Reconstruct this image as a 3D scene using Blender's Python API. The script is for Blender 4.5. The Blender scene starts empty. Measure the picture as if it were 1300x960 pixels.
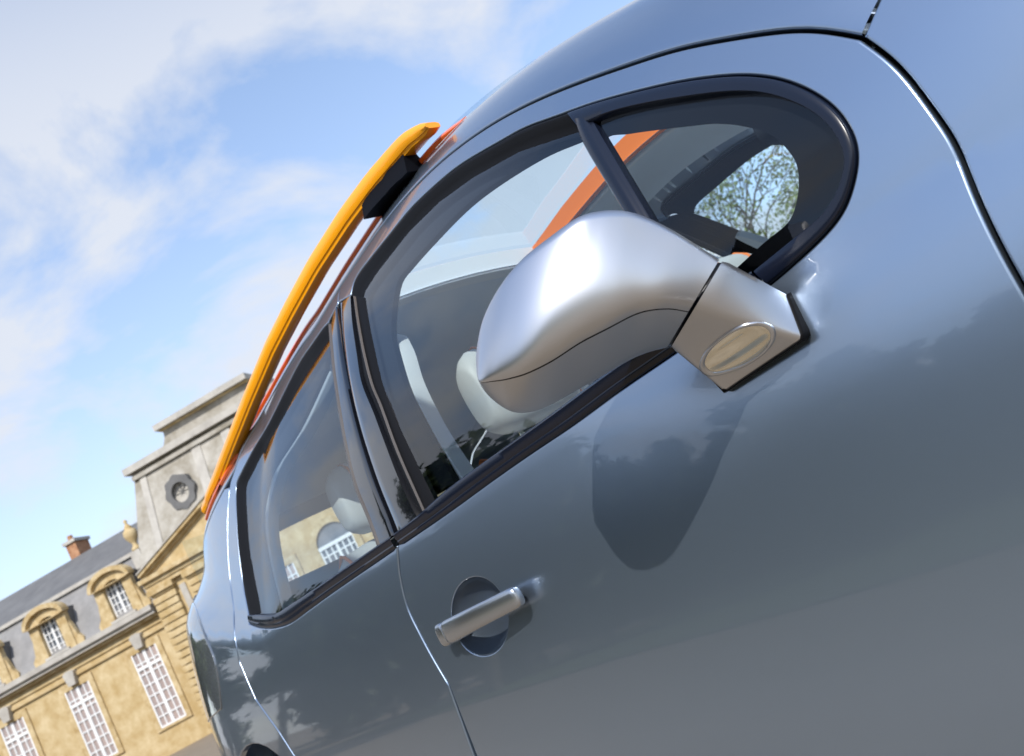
import bpy, bmesh, math, random
import numpy as np
from mathutils import Matrix, Vector
from mathutils.geometry import delaunay_2d_cdt
random.seed(7); rng = np.random.default_rng(7)
sc = bpy.context.scene
COL = sc.collection
# ------------------------------------------------------------------ camera
CAM = np.array([-.02, -1.70, .88]); YAW, PITCH, ROLL, FPX = 140.2, 9.6, 28.3, 1150.
def cam_axes():
    y, p, r_ = (math.radians(a) for a in (YAW, PITCH, ROLL))
    d = np.array([math.cos(y)*math.cos(p), math.sin(y)*math.cos(p), math.sin(p)])
    r = np.cross(d, [0, 0, 1]); r /= np.linalg.norm(r); u = np.cross(r, d)
    c, s = math.cos(r_), math.sin(r_)
    return np.array([r*c-u*s, u*c+r*s, d])
CM = cam_axes()
cd = bpy.data.cameras.new('camera'); cam = bpy.data.objects.new('camera', cd); COL.objects.link(cam)
cam.matrix_world = Matrix(((CM[0][0], CM[1][0], -CM[2][0], CAM[0]), (CM[0][1], CM[1][1], -CM[2][1], CAM[1]),
                           (CM[0][2], CM[1][2], -CM[2][2], CAM[2]), (0, 0, 0, 1)))
cd.sensor_width = 36; cd.lens = FPX/1300*36; cd.clip_start = .02; cd.clip_end = 3000
cd.dof.use_dof = True; cd.dof.focus_distance = 1.25; cd.dof.aperture_fstop = 9
sc.camera = cam
# ------------------------------------------------------------------ sky and sun
SUN_AZ, SUN_EL = math.radians(-50), math.radians(44)     # azimuth from +x towards +y
sdir = Vector((math.cos(SUN_EL)*math.cos(SUN_AZ), math.cos(SUN_EL)*math.sin(SUN_AZ), math.sin(SUN_EL)))
w = bpy.data.worlds.new('World'); sc.world = w; w.use_nodes = True
nt = w.node_tree; nt.nodes.clear(); N = nt.nodes.new; L = nt.links.new
sky = N('ShaderNodeTexSky'); sky.sky_type = 'NISHITA'; sky.sun_disc = False
sky.sun_elevation = SUN_EL; sky.sun_rotation = math.atan2(sdir.x, sdir.y); sky.air_density = 1.0; sky.dust_density = .5; sky.ozone_density = 1.6
bg = N('ShaderNodeBackground'); bg.inputs[1].default_value = .15
tc = N('ShaderNodeTexCoord'); sep = N('ShaderNodeSeparateXYZ'); L(tc.outputs['Generated'], sep.inputs[0])
def vm(op, a, b):
    n = N('ShaderNodeMath'); n.operation = op
    for i, v in enumerate((a, b)):
        if isinstance(v, (int, float)): n.inputs[i].default_value = v
        else: L(v, n.inputs[i])
    return n.outputs[0]
zc = vm('ADD', vm('MAXIMUM', sep.outputs['Z'], 0.0), .22)
cmb = N('ShaderNodeCombineXYZ'); L(vm('DIVIDE', sep.outputs['X'], zc), cmb.inputs[0]); L(vm('DIVIDE', sep.outputs['Y'], zc), cmb.inputs[1])
no = N('ShaderNodeTexNoise'); no.inputs['Scale'].default_value = 1.9; no.inputs['Detail'].default_value = 9; no.inputs['Roughness'].default_value = .56
no.inputs['Distortion'].default_value = .35
mp = N('ShaderNodeMapping'); mp.inputs['Location'].default_value = (8.8, 14.2, 0); mp.inputs['Rotation'].default_value = (0, 0, math.radians(-60)); L(cmb.outputs[0], mp.inputs[0]); L(mp.outputs[0], no.inputs['Vector'])
cr = N('ShaderNodeValToRGB'); cr.color_ramp.elements[0].position = .415; cr.color_ramp.elements[1].position = .545
cr.color_ramp.elements[0].color = (.03, .03, .03, 1); cr.color_ramp.elements[1].color = (.9, .9, .9, 1); L(no.outputs['Fac'], cr.inputs[0])
mix = N('ShaderNodeMixRGB'); mix.inputs[2].default_value = (2.75, 2.88, 3.15, 1)
L(sky.outputs[0], mix.inputs[1])
# haze whitening towards the horizon, the same all round
hz = vm('MULTIPLY', vm('POWER', vm('SUBTRACT', 1.0, vm('MAXIMUM', sep.outputs['Z'], 0.0)), 2.7), .80)
mr = N('ShaderNodeMapRange'); mr.interpolation_type = 'SMOOTHSTEP'; L(sep.outputs['Z'], mr.inputs[0])
for q_, v_ in zip((1, 2, 3, 4), (.52, .80, 1.0, .18)): mr.inputs[q_].default_value = v_
cl = vm('MULTIPLY', cr.outputs[0], mr.outputs[0])
L(vm('SUBTRACT', 1.0, vm('MULTIPLY', vm('SUBTRACT', 1.0, cl), vm('SUBTRACT', 1.0, hz))), mix.inputs[0])
L(mix.outputs[0], bg.inputs[0]); wo = N('ShaderNodeOutputWorld'); L(bg.outputs[0], wo.inputs[0])
sl = bpy.data.lights.new('sun', 'SUN'); sl.energy = 2.4; sl.angle = math.radians(.5); sl.color = (1, .95, .87)
so = bpy.data.objects.new('sun', sl); COL.objects.link(so); so.rotation_euler = (-sdir).to_track_quat('-Z', 'Y').to_euler()
vs = sc.view_settings; vs.view_transform = 'Standard'; vs.look = 'None'; vs.gamma = 1; vs.use_curve_mapping = False; vs.exposure = 0.95
sc.cycles.caustics_reflective = False; sc.cycles.max_bounces = 10; sc.cycles.transparent_max_bounces = 16; sc.cycles.sample_clamp_indirect = 8

# ------------------------------------------------------------------ materials
def mat(name, col=(.5, .5, .5), rough=.5, metal=0., noise=None, bump=None, **kw):
    m = bpy.data.materials.new(name); m.use_nodes = True
    t = m.node_tree; p = t.nodes['Principled BSDF']
    p.inputs['Base Color'].default_value = (*col, 1); p.inputs['Roughness'].default_value = rough; p.inputs['Metallic'].default_value = metal
    for k, v in kw.items(): p.inputs[k.replace('_', ' ')].default_value = v
    if noise or bump:
        co = t.nodes.new('ShaderNodeTexCoord')
    if noise:      # (scale, amount, second colour, detail)
        n = t.nodes.new('ShaderNodeTexNoise'); n.inputs['Scale'].default_value = noise[0]; n.inputs['Detail'].default_value = 6
        n.inputs['Roughness'].default_value = .65
        r = t.nodes.new('ShaderNodeValToRGB'); r.color_ramp.elements[0].position = .35; r.color_ramp.elements[1].position = .68
        r.color_ramp.elements[0].color = (*col, 1); r.color_ramp.elements[1].color = (*noise[1], 1)
        t.links.new(co.outputs['Object'], n.inputs['Vector']); t.links.new(n.outputs['Fac'], r.inputs[0]); t.links.new(r.outputs[0], p.inputs['Base Color'])
    if bump:       # (scale, strength, distance)
        n = t.nodes.new('ShaderNodeTexNoise'); n.inputs['Scale'].default_value = bump[0]; n.inputs['Detail'].default_value = 5
        b = t.nodes.new('ShaderNodeBump'); b.inputs['Strength'].default_value = bump[1]; b.inputs['Distance'].default_value = bump[2]
        t.links.new(co.outputs['Object'], n.inputs['Vector']); t.links.new(n.outputs['Fac'], b.inputs['Height']); t.links.new(b.outputs[0], p.inputs['Normal'])
    return m
def glass_mat(name, tint, ior, rough=0.0):
    m = bpy.data.materials.new(name); m.use_nodes = True; t = m.node_tree; t.nodes.clear()
    o = t.nodes.new('ShaderNodeOutputMaterial'); tr = t.nodes.new('ShaderNodeBsdfTransparent'); tr.inputs[0].default_value = (*tint, 1)
    g = t.nodes.new('ShaderNodeBsdfGlossy'); g.inputs['Roughness'].default_value = rough; g.inputs['Color'].default_value = (1, 1, 1, 1)
    f = t.nodes.new('ShaderNodeFresnel'); f.inputs[0].default_value = ior; x = t.nodes.new('ShaderNodeMixShader')
    t.links.new(f.outputs[0], x.inputs[0]); t.links.new(tr.outputs[0], x.inputs[1]); t.links.new(g.outputs[0], x.inputs[2]); t.links.new(x.outputs[0], o.inputs[0])
    return m
def paint_mat(name, col, metal, rough):
    m = mat(name, col, rough, metal, Coat_Weight=1.0, Coat_Roughness=.028, Coat_IOR=1.5)
    t = m.node_tree; p = t.nodes['Principled BSDF']; co = t.nodes.new('ShaderNodeTexCoord')
    n = t.nodes.new('ShaderNodeTexNoise'); n.inputs['Scale'].default_value = 2600; n.inputs['Detail'].default_value = 1
    b = t.nodes.new('ShaderNodeBump'); b.inputs['Strength'].default_value = .10; b.inputs['Distance'].default_value = .0004
    t.links.new(co.outputs['Object'], n.inputs['Vector']); t.links.new(n.outputs['Fac'], b.inputs['Height']); t.links.new(b.outputs[0], p.inputs['Normal'])
    return m
PAINT = paint_mat('grey_blue_metallic_paint', (.30, .38, .49), .88, .28)
SILVER = mat('satin_silver', (.64, .65, .68), .34, .97, bump=(1500, .04, .0003))
CHROME = mat('chrome', (.85, .85, .85), .06, 1)
GLOSSBLK = mat('gloss_black', (.006, .007, .010), .08, 0, Coat_Weight=1.0, Coat_Roughness=.02)
TRIM = mat('dark_trim', (.006, .009, .020), .24, 0, Specular_IOR_Level=.42, bump=(900, .05, .0003))
RUBBER = mat('rubber', (.005, .005, .006), .55, Specular_IOR_Level=.12)
FRIT = mat('frit_black', (.003, .004, .007), .6, Specular_IOR_Level=.1)
VOID = mat('shadow_gap_black', (.004, .004, .004), .9, Specular_IOR_Level=.05)
GLASS = glass_mat('car_glass', (.88, .955, .985), 1.62)
QGLASS = glass_mat('quarter_glass', (.88, .955, .985), 1.5)
SKYGLASS = glass_mat('roof_glass', (.86, .94, .97), 1.45)
ORANGE = mat('orange_paint', (1.0, .40, .0), .38, 0, Coat_Weight=.45, Coat_Roughness=.04, bump=(700, .05, .0004))
ORANGE2 = mat('deep_orange', (.88, .14, .02), .3, 0, Coat_Weight=.6)
HEADL = mat('headliner_fabric', (.72, .80, .88), .9, bump=(900, .2, .0006))
PALE = mat('pale_trim', (.82, .85, .86), .6)
DARKIN = mat('dark_interior', (.014, .017, .024), .7, Specular_IOR_Level=.12, bump=(500, .2, .0006))
LEATHER = mat('pale_leather', (.50, .51, .50), .5, bump=(420, .25, .0008))
PIPING = mat('orange_piping', (.8, .2, .04), .5)
TYRE = mat('tyre_rubber', (.02, .02, .02), .75, bump=(60, .3, .002))
LAMP = mat('lamp_glass', (.16, .18, .20), .06, .4, Coat_Weight=1.0)
LENS = mat('clear_lens', (.95, .92, .80), .025, 1.0)

# ------------------------------------------------------------------ object helpers
def link(o, parent=None):
    COL.objects.link(o)
    if parent: o.parent = parent
    return o
def obj(name, V, Fs, m, parent=None, smooth=True, normals=None, kind=None):
    me = bpy.data.meshes.new(name); me.from_pydata([tuple(map(float, v)) for v in V], [], [tuple(int(i) for i in f) for f in Fs]); me.update()
    if m: me.materials.append(m)
    if smooth: me.polygons.foreach_set('use_smooth', [True]*len(me.polygons))
    if normals is not None: me.normals_split_custom_set_from_vertices([tuple(map(float, n)) for n in normals])
    o = bpy.data.objects.new(name, me); link(o, parent)
    if kind: o['kind'] = kind
    return o
def empty(name, loc=(0, 0, 0), parent=None):
    o = bpy.data.objects.new(name, None); o.empty_display_size = .2; o.location = loc; return link(o, parent)
def tag(o, label, cat, group=None):
    o['label'] = label; o['category'] = cat
    if group: o['group'] = group
    return o
class MB:
    def __init__(s): s.v = []; s.f = []
    def add(s, V, Fs):
        b = len(s.v); s.v += [tuple(map(float, v)) for v in V]; s.f += [tuple(i+b for i in f) for f in Fs]
    def box(s, a, b, T=lambda p: p):
        x0, y0, z0 = a; x1, y1, z1 = b
        s.add([T(p) for p in ((x0, y0, z0), (x1, y0, z0), (x1, y1, z0), (x0, y1, z0), (x0, y0, z1), (x1, y0, z1), (x1, y1, z1), (x0, y1, z1))],
              [(0, 3, 2, 1), (4, 5, 6, 7), (0, 1, 5, 4), (1, 2, 6, 5), (2, 3, 7, 6), (3, 0, 4, 7)])
    def prism(s, poly, d0, d1, T):     # poly in (s,z), extruded in depth
        n = len(poly)
        s.add([T((a, d0, b)) for a, b in poly]+[T((a, d1, b)) for a, b in poly],
              [tuple(range(n)), tuple(range(2*n-1, n-1, -1))]+[(i, i+n, (i+1) % n+n, (i+1) % n) for i in range(n)])
    def tube(s, pts, rad, k=7, cap=True):
        pts = [np.array(p, float) for p in pts]; n = len(pts); rings = []
        for i, p in enumerate(pts):
            t = pts[min(i+1, n-1)]-pts[max(i-1, 0)]; t /= np.linalg.norm(t)+1e-9
            a = np.cross(t, [0, 0, 1.] if abs(t[2]) < .9 else [1., 0, 0]); a /= np.linalg.norm(a); b = np.cross(t, a)
            r = rad[i] if hasattr(rad, '__len__') else rad
            rings.append([p+r*(math.cos(2*math.pi*j/k)*a+math.sin(2*math.pi*j/k)*b) for j in range(k)])
        V = [v for r in rings for v in r]
        Fs = [(i*k+j, i*k+(j+1) % k, (i+1)*k+(j+1) % k, (i+1)*k+j) for i in range(n-1) for j in range(k)]
        if cap: Fs += [tuple(range(k-1, -1, -1)), tuple((n-1)*k+j for j in range(k))]
        s.add(V, Fs)
    def build(s, name, m, parent=None, smooth=False, bevel=0, kind=None):
        o = obj(name, s.v, s.f, m, parent, smooth, kind=kind)
        if bevel or True:
            bm = bmesh.new(); bm.from_mesh(o.data); bmesh.ops.recalc_face_normals(bm, faces=bm.faces)
            if bevel:
                r = bmesh.ops.bevel(bm, geom=bm.edges[:], offset=bevel, segments=3, profile=.6, affect='EDGES', clamp_overlap=True)
                for f in bm.faces: f.smooth = True
            bm.to_mesh(o.data); bm.free()
            if bevel:
                o.data.set_sharp_from_angle(angle=math.radians(40))
        return o
def spline(P, n=None, closed=False, step=5.):
    P = np.array(P, float)
    if closed: Q = np.vstack([P[-1], P, P[0], P[1]])
    else: Q = np.vstack([2*P[0]-P[1], P, 2*P[-1]-P[-2]])
    out = []
    for i in range(1, len(Q)-2):
        p0, p1, p2, p3 = Q[i-1:i+3]
        d = [max(np.linalg.norm(b-a)**.5, 1e-6) for a, b in ((p0, p1), (p1, p2), (p2, p3))]
        m1 = (p1-p0)/d[0]-(p2-p0)/(d[0]+d[1])+(p2-p1)/d[1]; m2 = (p2-p1)/d[1]-(p3-p1)/(d[1]+d[2])+(p3-p2)/d[2]
        m1 *= d[1]; m2 *= d[1]
        k = max(1, int(math.ceil(np.linalg.norm(p2-p1)/step)))
        for j in range(k):
            t = j/k
            out.append((2*t**3-3*t**2+1)*p1+(t**3-2*t**2+t)*m1+(-2*t**3+3*t**2)*p2+(t**3-t**2)*m2)
    if not closed: out.append(P[-1])
    out = np.array(out)
    if n: out = resamp(out, n)
    return out
def smooth_pair(A, B, n=70, it=14):      # evens out the hand-traced pair of edge lines, ends fixed
    P = spline(np.hstack([np.array(A, float), np.array(B, float)]), n)
    for _ in range(it): P[1:-1] = .5*P[1:-1]+.25*(P[:-2]+P[2:])
    return [tuple(p) for p in P[:, :2]], [tuple(p) for p in P[:, 2:]]
def resamp(P, n):
    P = np.array(P, float); d = np.r_[0, np.cumsum(np.linalg.norm(np.diff(P, axis=0), axis=1))]; t = np.linspace(0, d[-1], n)
    return np.stack([np.interp(t, d, P[:, i]) for i in range(P.shape[1])], 1)
def sm(a):
    a = np.clip(a, 0, 1); return a*a*(3-2*a)

# ------------------------------------------------------------------ the car's side surface  y = -W(x, z)
def zb(x):                                   # shoulder line, rising behind the rear door
    return 1.0+.14*np.clip((-2.42-x)/.6, 0, 2)**1.2
RA, RB, RC = -2.88, -2.80, .040
def W(x, z):
    x = np.asarray(x, float); z = np.asarray(z, float); b = zb(x); zl = np.minimum(z, b)
    lo = .905-.085*(zl-.6)-.25*np.maximum(zl-.82, 0)**2-.35*np.maximum(.6-zl, 0)**2
    dz = z-b; k = .028+.11*sm((x+1.0)/.4)
    t = np.where(dz > -k, np.where(dz < k, (dz+k)**2/(4*k), dz), 0.)
    up = lo-.26*t-.36*t*t-.012*sm((-2.25-x)/.35)*sm((dz+.01)/.07)
    def end(x0, a, bb, e=2.8):
        q = np.clip((x0-x)/a, 0, .9995); return bb*(1-(1-q**e)**(1/e))
    m = sm((dz+.05)/.2)
    rear = (1-m)*end(RA, .85, .92)+m*(RC*np.clip(-1.95-x, 0, 9)**2+end(RB, .90, .72))
    return np.maximum(up-.055*np.clip(x+1.0, 0, 9)**2-rear, .02)
def nrm(x, z):
    e = 1e-3; wx = (W(x+e, z)-W(x-e, z))/(2*e); wz = (W(x, z+e)-W(x, z-e))/(2*e)
    n = -np.stack([wx, np.ones_like(wx), wz], -1); return n/np.linalg.norm(n, axis=-1, keepdims=True)
def ray(u, v):
    d = CM.T@np.array([(u-650)/FPX, (480-v)/FPX, 1.]); return d/np.linalg.norm(d)
TS = np.linspace(.3, 5.5, 1300)
def hit(u, v, off=0.):
    d = ray(u, v); P = CAM+TS[:, None]*d; g = P[:, 1]+W(P[:, 0], P[:, 2])-off
    i = np.where((g[:-1] < 0) & (g[1:] >= 0))[0]
    if len(i) == 0: i = [int(np.argmin(np.abs(g)))]; return CAM+TS[i[0]]*d
    i = i[0]; a, b = TS[i], TS[i+1]
    for _ in range(14):
        m = (a+b)/2; p = CAM+m*d
        if p[1]+W(p[0], p[2])-off < 0: a = m
        else: b = m
    return CAM+(a+b)/2*d
def onplane(u, v, y):
    d = ray(u, v); return CAM+(y-CAM[1])/d[1]*d
def xz(px, off=0., sp=True, step=5., closed=False):     # pixel polyline -> (x, z) on the car side
    P = spline(px, step=step, closed=closed) if sp else px
    return np.array([hit(u, v, off)[[0, 2]] for u, v in P])
def S(x, z, off=0.):
    x = np.asarray(x, float); z = np.asarray(z, float); n = nrm(x, z)
    return np.stack([x, -W(x, z), z], -1)+n*np.asarray(off)[..., None]
def inside(P, poly):
    x, y = P[:, 0], P[:, 1]; r = np.zeros(len(P), bool); n = len(poly)
    for i in range(n):
        x0, y0 = poly[i]; x1, y1 = poly[(i+1) % n]
        c = ((y0 > y) != (y1 > y))
        with np.errstate(divide='ignore', invalid='ignore'): r ^= c & (x < (x1-x0)*(y-y0)/(y1-y0)+x0)
    return r
def area(p): return .5*np.sum(p[:, 0]*np.roll(p[:, 1], -1)-np.roll(p[:, 0], -1)*p[:, 1])
def dense(P, step):
    out = []
    for a, b in zip(P, np.roll(P, -1, axis=0)):
        d = np.linalg.norm(b-a)
        if d < 1e-4: continue
        k = max(1, int(math.ceil(d/step)))
        out += [a+(b-a)*j/k for j in range(k)]
    return np.array(out)
def out_normals(P):      # outward 2-D normals of a CCW loop
    a = P-np.roll(P, 1, axis=0); b = np.roll(P, -1, axis=0)-P
    a /= np.linalg.norm(a, axis=1)[:, None]; b /= np.linalg.norm(b, axis=1)[:, None]
    na = np.stack([a[:, 1], -a[:, 0]], 1); nb = np.stack([b[:, 1], -b[:, 0]], 1); n = na+nb
    l = np.linalg.norm(n, axis=1)[:, None]; n = n/np.maximum(l, .3); c = np.maximum((n*na).sum(1), .45)[:, None]
    return n/c, n
def panel(name, outline, m, parent, holes=(), off=0., r=.0034, depth=.02, grid=.03, mirror=False, rim=True, noff=True):
    loops = []
    for k, p in enumerate([outline]+list(holes)):
        p = dense(np.array(p, float), .010)
        if (area(p) < 0) != (k > 0): p = p[::-1]
        loops.append(p)
    V, Nn, Fs = [], [], []
    inn = []
    for p in loops:
        o, u = out_normals(p); inn.append(p-o*r if rim else p)
    allp = np.vstack(inn); x0, z0 = allp.min(0); x1, z1 = allp.max(0)
    gx = np.arange(x0+grid/2, x1, grid); 
    if x0 < -2.9: gx = np.r_[gx, np.arange(x0+.005, -2.9, .008)]
    gz = np.arange(z0+grid/2, z1, grid)
    G = np.stack(np.meshgrid(gx, gz), -1).reshape(-1, 2)
    ok = inside(G, inn[0])
    for h in inn[1:]: ok &= ~inside(G, h)
    G = G[ok]
    dmin = np.full(len(G), 9.)
    for q in allp[::2]: dmin = np.minimum(dmin, np.hypot(G[:, 0]-q[0], G[:, 1]-q[1]))
    G = G[dmin > grid*.25]
    edges = []; b = 0
    for p in inn:
        k = len(p); edges += [(b+i, b+(i+1) % k) for i in range(k)]; b += k
    pts = np.vstack([allp, G])
    vo, eo, fo, *_ = delaunay_2d_cdt([Vector(p) for p in pts], edges, [], 0, 1e-7)
    vo = np.array([tuple(v) for v in vo]); fo = np.array([tuple(f) for f in fo if len(f) == 3])
    cen = vo[fo].mean(1); ok = inside(cen, inn[0])
    for h in inn[1:]: ok &= ~inside(cen, h)
    V = list(S(vo[:, 0], vo[:, 1], np.full(len(vo), off))); Nn = list(nrm(vo[:, 0], vo[:, 1]))
    tri = fo[ok]
    # orient outward (-y)
    a, b_, c = (np.array(V)[tri[:, i]] for i in range(3)); fl = np.cross(b_-a, c-a)[:, 1] > 0
    tri[fl] = tri[fl][:, ::-1]; Fs = [tuple(t) for t in tri]
    if rim:
        for p in loops:
            o, u = out_normals(p); n = nrm(p[:, 0], p[:, 1]); e = 1e-3
            Tx = (S(p[:, 0]+e, p[:, 1], np.zeros(len(p)))-S(p[:, 0]-e, p[:, 1], np.zeros(len(p))))/(2*e)
            Tz = (S(p[:, 0], p[:, 1]+e, np.zeros(len(p)))-S(p[:, 0], p[:, 1]-e, np.zeros(len(p))))/(2*e)
            lat = u[:, :1]*Tx+u[:, 1:]*Tz; lat /= np.linalg.norm(lat, axis=1)[:, None]
            rows = [(1., 0., n), (.35, -.25*r, n*.75+lat*.66), (0.06, -.75*r, n*.3+lat*.95), (0., -1.2*r, lat), (0., -depth, lat)]
            base = len(V); k = len(p)
            for ins, dd, nn in rows:
                q = p-o*r*ins; V += list(S(q[:, 0], q[:, 1], np.full(k, off+dd))); Nn += list(nn/np.linalg.norm(nn, axis=1)[:, None])
            for a in range(len(rows)-1):
                for i in range(k):
                    j = (i+1) % k; Fs.append((base+a*k+i, base+(a+1)*k+i, base+(a+1)*k+j, base+a*k+j))
    V = np.array(V); Nn = np.array(Nn)
    o_ = obj(name, V, Fs, m, parent, True, Nn)
    if mirror is not False:
        obj(name, V*[1, -1, 1], [f[::-1] for f in Fs], m, mirror, True, Nn*[1, -1, 1])
    return o_
def strip(name, A, B, prof, m, parent, n=90, mirror=False, off=0., sp=True, close_back=0.):
    if sp and len(A) == len(B):
        AB = spline(np.hstack([np.array(A, float), np.array(B, float)]), n); A, B = AB[:, :2], AB[:, 2:]
    else:
        A = spline(A, n) if sp else resamp(A, n); B = spline(B, n) if sp else resamp(B, n)
    V = []; k = len(prof)
    for i in range(n):
        for s, o in prof:
            u, v = A[i]*(1-s)+B[i]*s
            p = hit(u, v, off); x, z = p[0], p[2]
            V.append(p+nrm(x, z)*o)
        if close_back:
            V.append(V[-1]-nrm(p[0], p[2])*close_back); q = hit(*A[i], off); V.append(q-nrm(q[0], q[2])*close_back)
    kk = k+(2 if close_back else 0)
    Fs = [(i*kk+j, (i+1)*kk+j, (i+1)*kk+(j+1) % kk, i*kk+(j+1) % kk) for i in range(n-1) for j in range(kk if close_back else kk-1)]
    V = np.array(V); f = Fs[len(Fs)//2]; nn = np.cross(V[f[1]]-V[f[0]], V[f[2]]-V[f[0]])
    if nn[1] > 0: Fs = [q[::-1] for q in Fs]
    o = obj(name, V, Fs, m, parent)
    o.data.set_sharp_from_angle(angle=math.radians(50))
    if mirror is not False:
        o2 = obj(name, V*[1, -1, 1], [q[::-1] for q in Fs], m, mirror); o2.data.set_sharp_from_angle(angle=math.radians(50))
    return o
# ================================================================== ground
def plane(name, x0, x1, y0, y1, z, m):
    o = obj(name, [(x0, y0, z), (x1, y0, z), (x1, y1, z), (x0, y1, z)], [(0, 1, 2, 3)], m, None, False); o['kind'] = 'structure'; return o
GRAVEL = mat('gravel', (.19, .15, .105), .9, noise=(1.5, (.25, .20, .145)), bump=(90, .6, .01))
LAWN = mat('lawn', (.05, .085, .02), .9, noise=(.8, (.085, .12, .03)), bump=(60, .8, .03))
plane('ground', -900, 900, -900, 900, 0, GRAVEL)
plane('lawn', -26, 60, -40, -10.0, .03, LAWN)
plane('lawn', -25, 30, 11, 60, .03, LAWN)
# ================================================================== the country house behind the car
STONE = mat('yellow_limestone', (.42, .30, .135), .9, noise=(1.4, (.58, .47, .285)), bump=(14, .35, .03))
STONE2 = mat('carved_limestone', (.38, .265, .115), .9, noise=(2.2, (.60, .49, .30)), bump=(9, .5, .04))
GREYST = mat('grey_cornice_stone', (.36, .34, .31), .9, noise=(1.2, (.50, .48, .44)), bump=(12, .3, .03))
LEAD = mat('weathered_stone_roof', (.25, .225, .18), .85, noise=(.75, (.47, .45, .41)), bump=(7, .4, .04))
SLATE = mat('pale_slate', (.20, .198, .20), .7, noise=(1.3, (.28, .275, .275)), bump=(25, .25, .02))
SLATE2 = mat('dark_slate', (.105, .105, .107), .75, noise=(.9, (.15, .15, .15)), bump=(25, .25, .02))
WHITE = mat('white_window_paint', (.74, .75, .76), .5)
PANE = mat('window_pane', (.10, .115, .135), .08, 0, noise=(.7, (.22, .22, .24)))
PANE2 = mat('curtained_pane', (.42, .33, .30), .25, 0, noise=(.9, (.30, .26, .26)))
BRICK = mat('chimney_brick', (.27, .12, .06), .9, noise=(3., (.50, .28, .16)))
K = 1.3; _d0 = ray(150, 755); HO = CAM+_d0*42*K/np.linalg.norm(_d0[:2]); HO[2] = 0
_a = math.radians(YAW-90-7.0); HF = np.array([math.cos(_a), math.sin(_a), 0]); HN = np.array([HF[1], -HF[0], 0])
def frame(O_, F_, k):
    Nn = np.array([F_[1], -F_[0], 0])
    return lambda p: O_+F_*p[0]*k+Nn*p[1]*k+np.array([0, 0, (p[2]-.88)*k+.88])
TH = frame(HO, HF, K)
house = tag(empty('country_house', tuple(HO)), 'old yellow stone mansion with slate mansard roof, dormers and pedimented pavilion behind the car', 'building')
def hp(mb, name, m, parent=None, bevel=0):
    o = mb.build(name, m, parent or house, bevel=bevel)
    o.data.transform(Matrix.Translation(-Vector((parent.location if (parent and parent.parent is None) else (parent.parent.location if parent else house.location)))))
    return o
def hbox(name, m, a, b, parent=None, T=TH, bevel=0):
    mb = MB(); mb.box(a, b, T); return hp(mb, name, m, parent, bevel)
def sub(name, root): return empty(name, (0, 0, 0), root)
def arch(s0, hw, z0, zs, rise, n=12):      # opening outline with a segmental head
    return [(s0-hw, z0), (s0+hw, z0)]+[(s0+hw*math.cos(t), zs+rise*math.sin(t)) for t in np.linspace(0, math.pi, n)]
def ring(mb, outer, inner_, d0, d1, T):
    n = len(outer); V = [T((a, d, b)) for d in (d0, d1) for L_ in (outer, inner_) for a, b in L_]
    o0, i0, o1, i1 = 0, n, 2*n, 3*n
    F_ = []
    for i in range(n):
        j = (i+1) % n; F_ += [(o1+i, o1+j, i1+j, i1+i), (o0+j, o0+i, i0+i, i0+j), (o0+i, o0+j, o1+j, o1+i), (i0+j, i0+i, i1+i, i1+j)]
    mb.add(V, F_)
def bars(mb, s0, hw, z0, z1, nx, nz, d, w, T, mid=0.05):
    for i in range(1, nx): 
        s = s0-hw+2*hw*i/nx; ww = mid if i*2 == nx else w; mb.box((s-ww, d-.02, z0), (s+ww, d+.02+(.01 if i*2 == nx else 0), z1), T)
    for j in range(1, nz):
        z = z0+(z1-z0)*j/nz; mb.box((s0-hw, d-.017, z-w), (s0+hw, d+.017, z+w), T)
    mb.box((s0-hw, d-.03, z0), (s0-hw+.07, d+.035, z1), T); mb.box((s0+hw-.07, d-.03, z0), (s0+hw, d+.035, z1), T); mb.box((s0-hw, d-.031, z0), (s0+hw, d+.036, z0+.07), T)
wing0 = -17.0
mb = MB(); mb.box((wing0, -8, 0), (1.5, 0, 5.5), TH); hp(mb, 'wall', STONE)
for z0, z1, d, m_ in ((5.48, 5.60, .22, STONE2), (5.60, 5.76, .40, GREYST), (5.76, 5.98, .52, GREYST), (4.92, 5.06, .10, STONE), (5.20, 5.30, .07, STONE)):
    hbox('cornice', m_, (wing0, -.3, z0), (1.42, d, z1))
mb = MB(); mb.add([TH(p) for p in ((wing0, .08, 5.97), (1.9, .08, 5.97), (1.9, -.85, 8.40), (wing0, -.85, 8.40))], [(0, 1, 2, 3)]); hp(mb, 'mansard_roof', SLATE)
hbox('gutter', GREYST, (wing0, -1.0, 8.36), (1.9, -.70, 8.52))
mb = MB(); mb.add([TH(p) for p in ((wing0, -.86, 8.50), (1.9, -.86, 8.50), (1.9, -4.2, 10.38), (wing0, -4.2, 10.38), (wing0, -7.8, 8.5), (1.9, -7.8, 8.5))], [(0, 1, 2, 3), (3, 2, 5, 4)]); hp(mb, 'upper_roof', SLATE2)
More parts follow.
